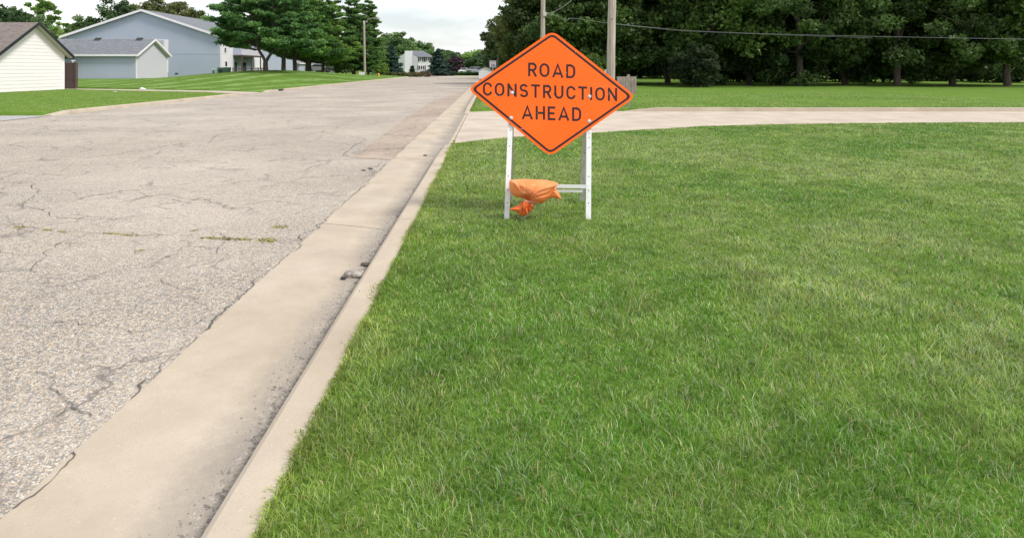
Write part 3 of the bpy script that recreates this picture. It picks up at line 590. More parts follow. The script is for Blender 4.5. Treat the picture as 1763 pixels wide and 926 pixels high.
# ------------------------------------------------------------------ SANDBAG
bag = empty('sandbag', (XA(915, 6.34), 6.34, .11), 'orange woven sandbag slung over the crossbar of the sign stand', 'sandbag')
BY = 6.29
def pillow(name, outline, T, mt, pinch=None, amp=.012, k=17, yoff=0, rings=22, seg=132, pw=2.2, parent=bag, phase=0.0):
    pts = [Vector(p) for p in outline]; n = len(pts); ol = []
    for j in range(seg):                           # closed Catmull-Rom
        u = j/seg*n; i = int(u); t = u-i; p0, p1, p2, p3 = pts[(i-1) % n], pts[i], pts[(i+1) % n], pts[(i+2) % n]
        ol.append(.5*((2*p1)+(p2-p0)*t+(2*p0-5*p1+4*p2-p3)*t*t+(3*p1-p0-3*p2+p3)*t**3))
    c = sum(ol, Vector((0,0)))/seg; mb = MB(); s = BY/F
    def add(front):
        ids = []
        for r in range(rings+1):
            q = math.sin(r/rings*math.pi/2); row = []
            for j in range(seg):
                p = c+(ol[j]-c)*q; dep = T*(max(0, 1-q**pw))**.55*(1 if front else -1); w_ = 0
                if pinch is not None:
                    dv = p-Vector(pinch); ang = math.atan2(dv.y, dv.x); ds = dv.length
                    wa = ang+.12*math.sin(ang*4.1+1)+.05*math.sin(ds*.13+ang*2); w_ = (max(-.6, math.sin(wa*k+phase))*(.45+.55*math.sin(wa*2.7+.6)**2)+.55*math.sin(wa*k*.53+2+phase+ds*.03)+.3*math.sin(wa*k*2.3+ds*.09)*math.exp(-ds/18))*amp*min(1, ds/5)*math.exp(-ds/42)*(1.02-q**8)
                    if front: dep *= 1-.75*math.exp(-(ds/9)**2)
                row.append(len(mb.v)); y = BY+yoff-dep-(w_ if front else 0)
                mb.v.append((s*(p.x-CX)-bag.location.x, y-bag.location.y, EYE-(p.y-CY)*s-bag.location.z))
                if r == 0: break
            ids.append(row)
        for r in range(rings):
            A, B = ids[r], ids[r+1]
            for j in range(seg):
                if len(A) == 1: mb.f.append((A[0], B[j], B[(j+1) % seg]))
                else: mb.f.append((A[j], B[j], B[(j+1) % seg], A[(j+1) % seg]))
                mb.m.append(0)
    add(True); add(False)
    o = mb.build(name, mt, parent, smooth=True); bm = bmesh.new(); bm.from_mesh(o.data); bmesh.ops.remove_doubles(bm, verts=bm.verts, dist=.0006); bmesh.ops.recalc_face_normals(bm, faces=bm.faces); bm.to_mesh(o.data); bm.free(); return o
pillow('sack', [(877.5,311),(885,309.6),(904.8,308.6),(922,309.8),(938,310),(950,312.2),(960.5,316.2),(956,322),(951,331),(946,339),(936,348.6),(923,350.8),(911,346.5),(903.5,342.5),(889,339),(880,332.5),(877,322)], .11, M['bag'], pinch=(904,343), amp=.013, k=22)
pillow('sack_corner', [(940,326),(953,323),(961,330),(966.5,344),(955,342.5),(942,342.5)], .028, M['bag'], pinch=(944,328), amp=.004, yoff=.05)
tl = pillow('sack_tail', [(902,343.5),(896,349),(886,355),(877.5,358.8),(886,362),(892,366),(895,370.5),(903,370),(911,364.5),(917.5,358),(918,350),(911,345)], .045, M['bag_tail'], pinch=(905,343), amp=.034, k=12, yoff=-.03, phase=1.1)
pillow('sack_fold', [(903,342),(899.5,347),(899,355),(901.5,361),(906,356),(909.5,348.5),(908,343)], .020, M['bag_tail'], pinch=(905,341), amp=.006, yoff=-.075, seg=60)
s = BY/F; lp = lambda px, py, y: Vector((s*(px-CX)-bag.location.x, y-bag.location.y, EYE-(py-CY)*s-bag.location.z))
mb = MB(); mb.tube([lp(900,342.5,BY-.045), lp(905,344,BY-.085), lp(911,344.5,BY-.07), lp(917,346,BY-.05), lp(918,351,BY-.04), lp(914,361,BY-.03), lp(905,372,BY-.02), lp(897,377,BY-.01), lp(893,380,BY)], .0042, 6); mb.build('tie_string', M['string'], bag, smooth=True)
mb = MB(); mb.tube([lp(912,345,BY-.06), lp(919,348,BY-.05), lp(915,349,BY-.05)], .005, 6); mb.build('tie_string', M['string'], bag, smooth=True)
# ------------------------------------------------------------------ buildings
def siding(mb, o, ux, nrm, poly, course, depth=.015):
    """poly convex in (u,z); sawtooth lap boards"""
    o, ux, nrm = Vector(o), Vector(ux), Vector(nrm); zs = [p[1] for p in poly]; z0, z1 = min(zs), max(zs)
    def ext(z):
        xs = []
        for (xa, za), (xb, zb) in zip(poly, poly[1:]+poly[:1]):
            if abs(za-zb) < 1e-9:
                if abs(z-za) < 1e-6: xs += [xa, xb]
            elif min(za, zb)-1e-9 <= z <= max(za, zb)+1e-9: xs.append(xa+(xb-xa)*(z-za)/(zb-za))
        return min(xs), max(xs)
    pt = lambda u, z, d: o+ux*u+Vector((0,0,z))+nrm*d
    z = z0
    while z < z1-1e-4:
        zt = min(z+course, z1); a, b = ext(z+1e-5); c, d = ext(zt-1e-5)
        mb.face([pt(a, z, depth), pt(b, z, depth), pt(d, zt, .001), pt(c, zt, .001)]); mb.face([pt(a, z, 0), pt(b, z, 0), pt(b, z, depth), pt(a, z, depth)]); z = zt
def gabled(name, loc, rz, L, W, eave, ridge, label, cat, wallm, roofm, trimm, oh=.35, course=.2, group=None, gablem=None, trim_t=.16, corner=None):
    """local: gable wall at x=0 facing +x, ridge along -x, width W along y"""
    rt = empty(name, loc, label, cat, group, rz); h = W/2; rise = (ridge-eave)/h
    mb = MB(); siding(mb, (0,0,0), (0,1,0), (1,0,0), [(-h,0),(h,0),(h,eave),(0,ridge),(-h,eave)], course); mb.build('wall', gablem or wallm, rt)
    mb = MB(); siding(mb, (0,-h,0), (1,0,0), (0,-1,0), [(-L,0),(0,0),(0,eave),(-L,eave)], course); mb.build('wall', wallm, rt)
    mb = MB(); siding(mb, (0,h,0), (1,0,0), (0,1,0), [(-L,0),(0,0),(0,eave),(-L,eave)], course); mb.build('wall', wallm, rt)
    mb = MB(); siding(mb, (-L,0,0), (0,1,0), (-1,0,0), [(-h,0),(h,0),(h,eave),(0,ridge),(-h,eave)], course); mb.build('wall', wallm, rt)
    t = .10
    for sgn in (1, -1):
        mb = MB(); e = h+oh; ze = eave-oh*rise
        mb.prism([Vector((oh, 0, ridge+.03)), Vector((oh, sgn*e, ze+.03)), Vector((oh, sgn*e, ze+.03+t)), Vector((oh, 0, ridge+.03+t))], Vector((-L-2*oh,0,0))); mb.build('roof', roofm, rt)
        for x_ in (oh, -L-oh-.04):
            mb = MB(); mb.prism([Vector((x_, 0, ridge+.03-trim_t+.04)), Vector((x_, sgn*(e+.03), ze-trim_t+.04)), Vector((x_, sgn*(e+.03), ze+.05+t)), Vector((x_, 0, ridge+.05+t))], Vector((.04,0,0))); mb.build('rake_trim', trimm, rt)
        mb = MB(); ya, yb = sorted((sgn*(e+.002), sgn*(e+.04))); mb.box((-L-oh, ya, ze-trim_t+.07), (oh-.003, yb, ze+.03+t)); mb.build('fascia', trimm, rt)
        mb = MB(); mb.prism([Vector((.02, 0, ridge-.02)), Vector((.02, sgn*e, ze-.02)), Vector((.02, sgn*e, ze)), Vector((.02, 0, ridge))], Vector((oh-.03,0,0))); mb.build('soffit', M['tan'] if wallm == M['cream'] else M['white_trim'], rt)
        if corner:
            mb = MB(); mb.box((-.03, sgn*h-.06, 0), (.03, sgn*h+.06, eave)) if False else mb.box((-.08, min(sgn*h, sgn*(h+.03)), 0), (.03, max(sgn*h, sgn*(h+.03)), eave)); mb.box((.002, min(sgn*(h-.09), sgn*h), 0), (.029, max(sgn*(h-.09), sgn*h), eave)); mb.build('corner_trim', corner, rt)
    return rt
# cream garage on the left edge
XC = XA(110, 45.5); g1 = gabled('cream_garage', (XC, 42.4, .10), 0, 14, 6.2, 2.50, 4.42, 'cream sided garage with black roof trim at the left edge of the photo', 'garage', M['cream'], M['roof_brown'], M['black_trim'], oh=.42, course=.235, trim_t=.12, corner=M['white_trim'])
# brown board enclosure
en = empty('board_fence', (XA(121, 46.6), 46.6, .11), 'dark brown board enclosure at the back corner of the cream garage', 'fence')
x0, x1 = XA(111, 46.6)-en.location.x-.6, XA(129, 46.6)-en.location.x
mb = MB(); xx = x0
while xx < x1-.01: mb.box((xx, 0, .02), (min(xx+.135, x1), .02, ZA(108.2, 46.6)-.11+random.uniform(-.01,.01))); xx += .145
mb.build('boards', M['brown'], en)
mb = MB(); yy = .04
while yy < .3: mb.box((x1+.0, yy, .02), (x1+.02, yy+.135, ZA(108.6, 46.6)-.11)); yy += .145
mb.build('boards', M['brown'], en); mb = MB(); mb.box((x1-.02, -.05, 0), (x1+.10, .03, ZA(107.8, 46.6)-.11)); mb.build('post', M['brown'], en)
mb = MB(); mb.tube([(x1-.35,.3,ZA(108, 46.6)-.11), (x1-.35,.3,ZA(105.5,46.6)-.11)], [.05,.03]); mb.tube([(x1-.45,.3,ZA(105,46.6)-.11), (x1-.2,.3,ZA(105,46.6)-.11)], .04); mb.build('post_cap', M['white_trim'], en)
# grey garage
g2 = gabled('grey_garage', (XA(235, 75), 75+3.55, .27), 0, 16, 7.1, 3.02, 4.80, 'low blue grey garage with white gable end standing before the big grey building', 'garage', M['grey_siding'], M['roof_grey'], M['white_trim'], oh=.38, course=.19, gablem=M['pale_siding'], corner=M['white_trim'])
for px in (156, 229):
    mb = MB(); X = XA(px, 77)-g2.location.x; mb.prism([Vector((X-.4,-.55,4.62)), Vector((X+.4,-.55,4.62)), Vector((X+.3,-.1,5.08)), Vector((X-.3,-.1,5.08))], Vector((0,.35,.0))); mb.build('roof_vent', M['dark'], g2)
# big grey building, gable towards the viewer
BY1 = 90.0; xl, xr = XA(112, BY1), XA(380, BY1); bw = xr-xl; bz = .20
big = gabled('apartment_building', ((xl+xr)/2, BY1, bz), -math.pi/2, 34, bw, ZA(66, BY1)-bz+.25, ZA(18.5, BY1)-bz, 'large blue grey two storey building with wide gable and white rake trim', 'building', M['grey_siding'], M['roof_grey'], M['white_trim'], oh=.5, course=.25, trim_t=.22, corner=M['white_trim'])
h = bw/2
# local frame after -90deg turn: local x = towards the viewer (-Y world); local y = world +X
def bigpt(px, py): return (px-CX)/F*BY1-big.location.x, ZA(py, BY1)-bz
def window(rt, y0, y1, z0, z1, x=.03, name='window', trim=.09):
    mb = MB(); mb.box((x-.02, y0, z0), (x+.03, y1, z1)); w_ = mb.build(name, M['white_trim'], rt)
    mb = MB(); zm = (z0+z1)/2; mb.box((x+.0305, y0+trim, z0+trim), (x+.036, y1-trim, zm-trim*.25)); mb.box((x+.0305, y0+trim, zm+trim*.25), (x+.036, y1-trim, z1-trim)); mb.build('pane', M['blinds'], w_)
    return w_
a, z1_ = bigpt(271, 68.6); b, z0_ = bigpt(290, 95); window(big, a, b-.55, z0_, z1_)
mb = MB(); mb.box((.02, b-.52, z0_), (.07, b, z1_)); mb.build('shutter', M['white_trim'], big)
a, z1_ = bigpt(271, 103); b, z0_ = bigpt(290, 125); window(big, a, b-.4, z0_, z1_); mb = MB(); mb.box((.02, b-.38, z0_), (.07, b, z1_)); mb.build('shutter', M['white_trim'], big)
mb = MB(); zb = ZA(93, BY1)-bz; mb.box((.0, -h+.1, zb-.05), (.032, h-.1, zb+.04)); mb.build('band_board', M['grey_siding'], big)
mb = MB(); q, z_ = bigpt(304, 127); mb.box((.02, q-.2, z_-.08), (.06, q+.2, z_+.08)); mb.build('vent', M['dark'], big)
# right flank: white walled bays, balconies (local y = h + outwards)
def yl(px): return BY1-( (xr-.0)*F/(px-CX) )       # local x (negative) where the flank shows at pixel px
fl = h+.03; wz = ZA(66, BY1)-bz
for k, (pa, pb, zlo, zhi) in enumerate(((380.5,400.5,0,wz),(408,416,0,3.1),(424,431,0,3.1),(437,456,0,3.1))):
    mb = MB(); siding(mb, (0, fl, 0), (1,0,0), (0,1,0), [(yl(pb), zlo), (yl(pa), zlo), (yl(pa), zhi), (yl(pb), zhi)], .25); mb.build('wall', M['white'], big)
for pa, pb, py0, py1 in ((385.2,388.6,91.5,82),(386.6,390.2,115.5,105.5)):
    ya, yb = yl(pa), yl(pb); Ya = BY1-ya; mb = MB(); mb.box((yb-.05, fl+.02, ZA(py0, Ya)-bz), (ya+.05, fl+.06, ZA(py1, Ya)-bz)); w_ = mb.build('window', M['white_trim'], big); mb = MB(); mb.box((yb+.03, fl+.061, ZA(py0, Ya)-bz+.08), (ya-.03, fl+.066, ZA(py1, Ya)-bz-.08)); mb.build('pane', M['glass'], w_)
ya, yb = yl(401), yl(436); zb = 3.15
mb = MB(); mb.box((yb, fl, zb), (ya, fl+1.3, zb+.22)); bal = mb.build('balcony', M['brown'], big)
mb = MB(); x_ = yb
while x_ < ya: mb.box((x_, fl+1.24, zb+.22), (x_+.07, fl+1.28, zb+1.15)); x_ += .22
mb.box((yb, fl+1.22, zb+1.15), (ya, fl+1.3, zb+1.22)); mb.build('railing', M['white_trim'], bal); mb = MB(); mb.box((yb, fl+1.19, zb+1.18), (ya, fl+1.33, zb+1.32)); mb.build('handrail', M['brown'], bal)
mb = MB(); mb.box((yb, fl+.01, .0), (ya, fl+.02, 3.1)); mb.build('recess_wall', M['grey_siding'], big)
for pa, pb in ((402.5,407.5),(417,423)):
    mb = MB(); mb.box((yl(pb), fl+.025, .05), (yl(pa), fl+.05, 2.3)); mb.build('patio_door', M['glass'], big)
for px in (401.5, 419, 435):
    mb = MB(); mb.box((yl(px)-.08, fl+1.16, -.1), (yl(px)+.08, fl+1.3, zb+.2)); mb.build('balcony_post', M['brown'], big)
# patio rail fence in front of the flank
pf = empty('patio_fence', (XA(425, 88), 88, hl(XA(425, 88), 88)), 'low brown picket rail fence beside the forked pine', 'fence')
xa, xb = XA(401, 88)-pf.location.x, XA(455, 88)-pf.location.x; base = float(hl(XA(425,88), 88)); zt = ZA(117.3, 88)-base
mb = MB(); mb.box((xa, -.03, zt-.09), (xb, .03, zt)); mb.box((xa, -.03, zt-.62), (xb, .03, zt-.55)); mb.build('rail', M['brown'], pf)
mb = MB(); x_ = xa
while x_ < xb: mb.box((x_, -.05, zt-1.1), (x_+.06, -.02, zt-.02)); x_ += .17
mb.build('pickets', M['brown'], pf)
mb = MB(); x_ = xa
while x_ <= xb+.01: mb.box((x_-.05, -.06, -.4), (x_+.05, .06, zt+.03)); x_ += (xb-xa)/5
mb.build('posts', M['brown'], pf)
# utility cabinets
def cabinet(px0, px1, py0, py1, Y, mt, label, lid=True):
    z = ZA(py1, Y); o = empty('utility_cabinet', (XA((px0+px1)/2, Y), Y, z), label, 'utility box'); ww = (px1-px0)/F*Y; hh = ZA(py0, Y)-z
    mb = MB(); mb.box((-ww/2, 0, -.3), (ww/2, ww*.7, hh*.82)); mb.build('body', mt, o, bevel=.02)
    mb = MB(); mb.prism([Vector((-ww/2-.03,-.03,hh*.82)), Vector((-ww/2-.03,ww*.7+.03,hh*.82)), Vector((-ww/2-.03,ww*.6,hh)), Vector((-ww/2-.03,ww*.1,hh))], Vector((ww+.06,0,0))); mb.build('lid', mt, o)
    mb = MB(); mb.box((-ww*.35, -.012, hh*.2), (-ww*.05, -.002, hh*.7)); mb.build('vent_panel', M['dark'], o)
cabinet(374, 392.5, 116.3, 127.5, 83, M['green_box'], 'dark green utility cabinet at the corner of the big grey building')
cabinet(365, 372.5, 118.5, 129.5, 82, M['pale_green'], 'pale green slim utility box left of the dark green cabinet')
# path pad near garage
# white bag on footpath
def blob(name, loc, size, mt, label, cat, seed=0):
    me = bpy.data.meshes.new(name); bm = bmesh.new(); bmesh.ops.create_icosphere(bm, subdivisions=3, radius=1); rr = random.Random(seed)
    for v in bm.verts: v.co *= 1+.15*math.sin(v.co.x*5+seed)+.12*math.sin(v.co.y*7+v.co.z*4)+rr.uniform(-.05,.05); v.co = Vector((v.co.x*size[0], v.co.y*size[1], max(v.co.z,-.4)*size[2]))
    bm.to_mesh(me); bm.free(); me.materials.append(mt); me.polygons.foreach_set('use_smooth', [True]*len(me.polygons)); o = bpy.data.objects.new(name, me); COL.objects.link(o); o.location = loc; tag(o, label, cat); return o
c = G(245, 155.4, .1); blob('plastic_bag', (c.x, c.y, .17), (.21,.15,.10), M['plastic_bag'], 'crumpled white bag lying on the footpath edge in the left lawn', 'bag', 2)
c = G(198, 158.6, .115); blob('paper_scrap', (c.x, c.y, .125), (.10,.08,.03), M['plastic_bag'], 'tiny white scrap on the left lawn, left of the white bag', 'litter', 5)
c = G(500, 156.4, .1); 
mb = MB(); mb.box((-15.25, 44.6, .02), (-14.79, 45.6, .13)); o = mb.build('storm_inlet', M['dark']); tag(o, 'small dark storm drain inlet in the left kerb', 'drain')
# buildings seen below the pines
g3 = gabled('grey_outbuilding', (XA(486, 128), 128, ZA(124, 128)), -math.pi/2, 12, XA(515, 128)-XA(457, 128), ZA(109, 128)-ZA(124,128), ZA(99.5, 128)-ZA(124,128), 'blue grey garage glimpsed between the pine trunks', 'garage', M['grey_siding'], M['roof_grey'], M['white_trim'], oh=.3, course=.25)
for pa, pb in ((470,486),(497,506)):
    mb = MB(); mb.box((.02, XA(pa,128)-g3.location.x, 0), (.06, XA(pb,128)-g3.location.x, ZA(112.5,128)-g3.location.z)); mb.build('garage_door', M['white'], g3)
g4 = gabled('white_outbuilding', (XA(517.5, 135), 135, ZA(124.5, 135)), -math.pi/2, 8, XA(524, 135)-XA(511, 135), ZA(110, 135)-ZA(124.5,135), ZA(106, 135)-ZA(124.5,135), 'small white shed seen right of the grey outbuilding', 'shed', M['white'], M['roof_grey'], M['white_trim'], oh=.2, course=.25)
tw = empty('tan_wall', (XA(568,120), 120, ZA(126,120)), 'low tan wall behind the pines, left of the white trailer', 'wall'); mb = MB(); mb.box((XA(559,120)-tw.location.x,0,0),(XA(576,120)-tw.location.x,.2,ZA(116,120)-tw.location.z)); mb.build('panel', M['tan'], tw); mb = MB(); mb.box((XA(559,120)-tw.location.x-.03,-.03,ZA(116,120)-tw.location.z),(XA(576,120)-tw.location.x+.03,.23,ZA(116,120)-tw.location.z+.06)); mb.build('cap', M['tan'], tw)
tr = empty('white_trailer', (XA(584,118), 118, ZA(127,118)), 'white box trailer parked behind the pines', 'trailer'); ww = (592-577)/F*118/2; hh = ZA(113.3,118)-tr.location.z
mb = MB(); mb.box((-ww,0,.35),(ww,3,hh)); mb.build('body', M['white'], tr, bevel=.04)
for sx in (-1, 1):
    mb = MB(); mb.tube([(sx*ww*.7-.1,.6,.3),(sx*ww*.7+.1,.6,.3)], .3, 14); mb.build('wheel', M['rubber'], tr)
# far white house
HY = 165.0
hb = ZA(126.8, HY); hs = empty('white_house', (XA(720, HY), HY, hb), 'far white two storey house with grey roof and dark shutters', 'house')
cx0 = hs.location.x; x0, x1, x2 = XA(684, HY+1)-cx0, 0.0, XA(745, HY)-cx0; e = ZA(98.5, HY)-hb; rg = ZA(88.5, HY)-hb
# front (windows) x from 0..x2 facing viewer; gable flank from x0 to 0 receding left/back
mb = MB(); siding(mb, (0,0,0), (1,0,0), (0,-1,0), [(0,0),(x2,0),(x2,e),(0,e)], .25); mb.build('wall', M['white'], hs)
fx = Vector((x0, 3.2, 0)); ln = fx.length; uxv = fx.normalized(); nv = Vector((uxv.y, -uxv.x, 0)); nv = nv if nv.y < 0 else -nv
mb = MB(); siding(mb, (0,0,0), uxv, nv, [(0,0),(ln,0),(ln,e),(ln/2,rg),(0,e)], .25); mb.build('wall', M['white'], hs)
mb = MB(); apx = Vector((x0/2, 1.6, rg)); bk = Vector((x2*1.05, 0, 0))
A_ = Vector((.15,-.35,e-.1)); mb.prism([A_, A_+bk, apx+bk, apx+Vector((-.1,-.1,.0))], Vector((0,0,.12))); mb.build('roof', M['roof_grey'], hs)
mb = MB(); B_ = fx+Vector((-.2,.2,e-.1)); mb.prism([B_, apx+Vector((-.1,-.1,.0)), apx+bk, B_+bk], Vector((0,0,.12))); mb.build('roof', M['roof_grey'], hs)
mb = MB(); px0, px1 = XA(697, HY)-cx0, XA(709.5, HY)-cx0; mb.box((px0, .6-.9, 0), (px1, .9, ZA(88, HY)-hb)); mb.build('chimney', M['white'], hs)
for a, b, c_, d in ((721.5,729,98.8,107),(733,740,98.8,106.5),(720.5,731,113,121)):
    mb = MB(); X0, X1 = XA(a, HY)-cx0, XA(b, HY)-cx0; Z1, Z0 = ZA(c_, HY)-hb, ZA(d, HY)-hb; mb.box((X0,-.07,Z0),(X1,-.03,Z1)); w_ = mb.build('window', M['white_trim'], hs)
    n_ = 3 if a == 720.5 else 2; mb = MB(); wv_ = (X1-X0)/n_
    for k in range(n_): mb.box((X0+k*wv_+wv_*.2, -.085, Z0+.15), (X0+(k+1)*wv_-wv_*.2, -.072, Z1-.1))
    mb.build('pane', M['glass'], w_)
    for xs_ in (X0-.28, X1+.03):
        mb = MB(); mb.box((xs_, -.08, Z0), (xs_+.25, -.03, Z1)); mb.build('shutter', M['dark'], hs)
mb = MB(); mb.box((-1.2, -1.0, 0), (2.5, -.75, .35)); mb.build('brick_planter', M['brick_red'], hs)
# white shed at the right kerb, far
sh = gabled('white_shed', (XA(835.5, 95), 95, .05), -math.pi/2, 3.2, XA(847.5, 95)-XA(825, 95), ZA(120, 95)-.05, ZA(115.6, 95)-.05, 'small white shed with pitched roof beside the 25 speed limit sign', 'shed', M['white'], M['roof_grey'], M['dark'], oh=.12, course=.3, trim_t=.05)
# ------------------------------------------------------------------ poles and small street furniture
def pole(px_top, px_bot, Y, r0, r1, label, top_py, name='utility_pole', z0=.0, mt=None, seg=16):
    A = Vector((XA(px_bot, Y), Y, z0)); t = empty(name, A, label, 'pole'); n_ = 14; T = Vector((XA(px_top, Y), Y, ZA(top_py, Y)))-A; mb = MB()
    mb.tube([T*(k/n_)+Vector((random.gauss(0,.008),0,0)) for k in range(n_+1)], [r0+(r1-r0)*k/n_ for k in range(n_+1)], seg); mb.build('shaft', mt or M['wood_pole'], t, smooth=True); return t
p1 = pole(1057, 1050.3, 26.3, .178, .15, 'thick weathered wooden utility pole rising behind the right of the sign', -160)
mb = MB(); mb.box((-.23,-.08,1.2),(-.15,.05,1.55)); mb.build('meter_clip', M['zinc'], p1); mb = MB(); mb.tube([(-.17,-.06,.4),(-.165,-.06,1.3)], .02, 8); mb.build('conduit', M['zinc'], p1)
mb = MB(); mb.tube([(.04,-.19,ZA(34,26.3)),(.04,-.165,ZA(34,26.3))], .025, 8); mb.build('bolt', M['dark'], p1)
p2 = pole(937.0, 933, 46, .17, .15, 'thinner wooden utility pole carrying wires above the sign point', -120)
mb = MB(); zc = ZA(24.5, 46); mb.box((.08,-.22,zc-.16),(.30,-.12,zc+.12)); mb.tube([(.2,-.17,zc),(.42,-.17,zc+.03)], .03, 8); mb.build('bracket', M['zinc'], p2)
def wire(pts, r, label, grp='overhead wires by the sign'):
    mb = MB(); n_ = len(pts); L = []
    for i in range(n_-1):
        p0, p1_, p2_, p3 = pts[max(i-1,0)], pts[i], pts[i+1], pts[min(i+2, n_-1)]
        for k in range(8): t = k/8; L.append(.5*((2*p1_)+(p2_-p0)*t+(2*p0-5*p1_+4*p2_-p3)*t*t+(3*p1_-p0-3*p2_+p3)*t**3))
    L.append(pts[-1]); mb.tube(L, r, 6); o = mb.build('overhead_wire', M['wire'], smooth=True); tag(o, label, 'wire', grp)
wire([P(940,24,45.8), P(952,21.5,46), P(968,13,46.5), P(985,0,47), P(1010,-24,48), P(1060,-80,50)], .018, 'upper wire curving up right from the thin pole')
wire([P(940,25,45.8), P(958,28,46), P(966,32,46), P(975,35,46), P(985,32,46.3), P(1010,35,46.6), P(1045,40,47), P(1120,47.5,48), P(1200,54,47.5), P(1400,61,45), P(1763,68,42)], .016, 'lower sagging wire running right across the dark trees')
wire([P(1045,40.3,46.9), P(1120,48.3,47.9), P(1200,54.9,47.4), P(1500,66,44.5)], .010, 'thin wire just below the lower sagging wire')
# street lamp
YLp = 103.0; zb_ = float(hl(XA(627,YLp), YLp)); sl = pole(626.6, 628, YLp, .21, .17, 'tall wooden street light pole beside the road at the end of the pine row', 36.5, 'street_lamp', zb_, seg=10)
zt_ = ZA(38, YLp)-zb_; mb = MB(); mb.tube([(.0,0,zt_-.2),(.5,-.1,zt_+.35),(1.2,-.3,zt_+.55),(2.0,-.5,zt_+.5)], .045, 8); mb.build('lamp_arm', M['zinc'], sl)
mb = MB(); mb.tube([(1.9,-.48,zt_+.5),(2.2,-.55,zt_+.48),(2.6,-.65,zt_+.44)], [.07,.16,.08], 10); mb.build('lamp_head', M['zinc'], sl)
# yard sign, green marker, hydrant, bin
def at(px, py, Z): return G(px, py, Z)
Yq = 98; zq = float(hl(XA(622,Yq), Yq)); ys = empty('yard_sign', (XA(623,Yq), Yq, zq), 'small white rectangular sign at the foot of the street light pole', 'sign')
mb = MB(); mb.box((-.45,-.02,ZA(129.5,Yq)-zq),(.45,.0,ZA(124.5,Yq)-zq)); mb.build('panel', M['white'], ys)
for sx in (-.35,.33): mb = MB(); mb.box((sx,-.01,0),(sx+.03,.01,ZA(129,Yq)-zq)); mb.build('stake', M['dark'], ys)
mk = empty('marker_post', (XA(641.5,Yq), Yq, zq), 'short green utility marker post right of the street light pole', 'post'); mb = MB(); mb.tube([(0,0,0),(0,0,.62)], [.13,.12], 10); mb.build('post', M['green_box'], mk); mb = MB(); mb.tube([(0,0,.62),(0,0,.72),(0,0,.8)], [.16,.15,.04], 10); mb.build('cap', M['green_box'], mk)
hy = empty('fire_hydrant', (XA(652,Yq), Yq, .1), 'yellow fire hydrant on the verge near the garden bed', 'hydrant'); mb = MB(); mb.tube([(0,0,0),(0,0,.08),(0,0,.081),(0,0,.55)], [.17,.17,.12,.12], 12); mb.build('barrel', M['yellow'], hy); mb = MB(); mb.tube([(0,0,.55),(0,0,.66),(0,0,.76)], [.16,.13,.03], 12); mb.build('bonnet', M['yellow'], hy); mb = MB(); mb.tube([(-.23,0,.4),(.23,0,.4)], .06, 10); mb.build('nozzle', M['red'], hy)
bn = empty('blue_bin', (XA(735.5,125), 125, .0), 'blue wheeled bin in front of the far spruce', 'bin'); mb = MB(); mb.prism([Vector((-.35,-.3,0)),Vector((.35,-.3,0)),Vector((.35,.3,0)),Vector((-.35,.3,0))], Vector((0,0,.85))); mb.build('body', M['blue'], bn); mb = MB(); mb.box((-.4,-.36,.85),(.4,.36,.95)); mb.build('lid', M['blue'], bn)
# speed limit sign
YS = 62.0; ss = empty('speed_limit_sign', (XA(848.5, YS), YS, .11), 'white SPEED LIMIT 25 sign beyond the left edge of the orange sign', 'road sign')
xx = lambda px: XA(px, YS)-ss.location.x; zz = lambda py: ZA(py, YS)-.11
mb = MB(); mb.box((xx(842.6), -.01, zz(117.2)), (xx(854.4), .0, zz(104.6))); mb.build('panel', M['white'], ss)
mb = MB()
for a, b, c_, d in ((842.9,854.1,104.9,105.4),(842.9,854.1,116.5,117.0),(842.9,843.5,105.4,116.5),(853.5,854.1,105.4,116.5)): mb.box((xx(a), -.014, zz(d)), (xx(b), -.0102, zz(c_)))
mb.build('border', M['dark'], ss); mb = MB(); mb.box((-.04,.0,0),(.04,.05,zz(105))); mb.build('post', M['zinc'], ss)
def small_text(word, x0, x1, yb_, cap, sw):
    ws = [LET[c][0] for c in word]; tot = sum(ws)+.18*(len(word)-1); u = 0; sc = (x1-x0)/tot
    for c, w_ in zip(word, ws):
        mb = MB(); stroke_mesh(mb, LET[c][1], lambda p: Vector((xx(x0+(u+p.x)*sc), -.0145, zz(yb_-p.y*cap))), sw); mb.build('letter', M['dark'], ss); u += w_+.18
small_text('SPEED', 844.5, 852.5, 107.6, 1.6, .14); small_text('LIMIT', 845.2, 851.8, 109.9, 1.6, .14); small_text('25', 844.8, 852.2, 116.0, 4.9, .2)
# old wooden notice board
YBd = 24.6; nb = empty('wooden_notice_board', (XA(1082.5, YBd), YBd, .11), 'weathered grey wooden board on a post behind the sign tip', 'sign board')
x_ = XA(1062, YBd)-nb.location.x; xe = XA(1095.5, YBd)-nb.location.x; k = 0
while x_ < xe-.02:
    mb = MB(); zt = ZA(135.2+random.uniform(-.8,.9), YBd)-.11; zl = ZA(161+random.uniform(-.4,.8), YBd)-.11; mb.box((x_,-.04+random.uniform(-.004,.004),zl),(min(x_+.105,xe),-.015,zt)); mb.build('plank', M['board'], nb); x_ += .108
for zr in (.85, 1.1): mb = MB(); mb.box((XA(1062, YBd)-nb.location.x,-.012,zr),(xe,.03,zr+.07)); mb.build('rail', M['board'], nb)
mb = MB(); mb.box((-.05,.032,-.1),(.055,.12,1.25)); mb.build('post', M['board'], nb)
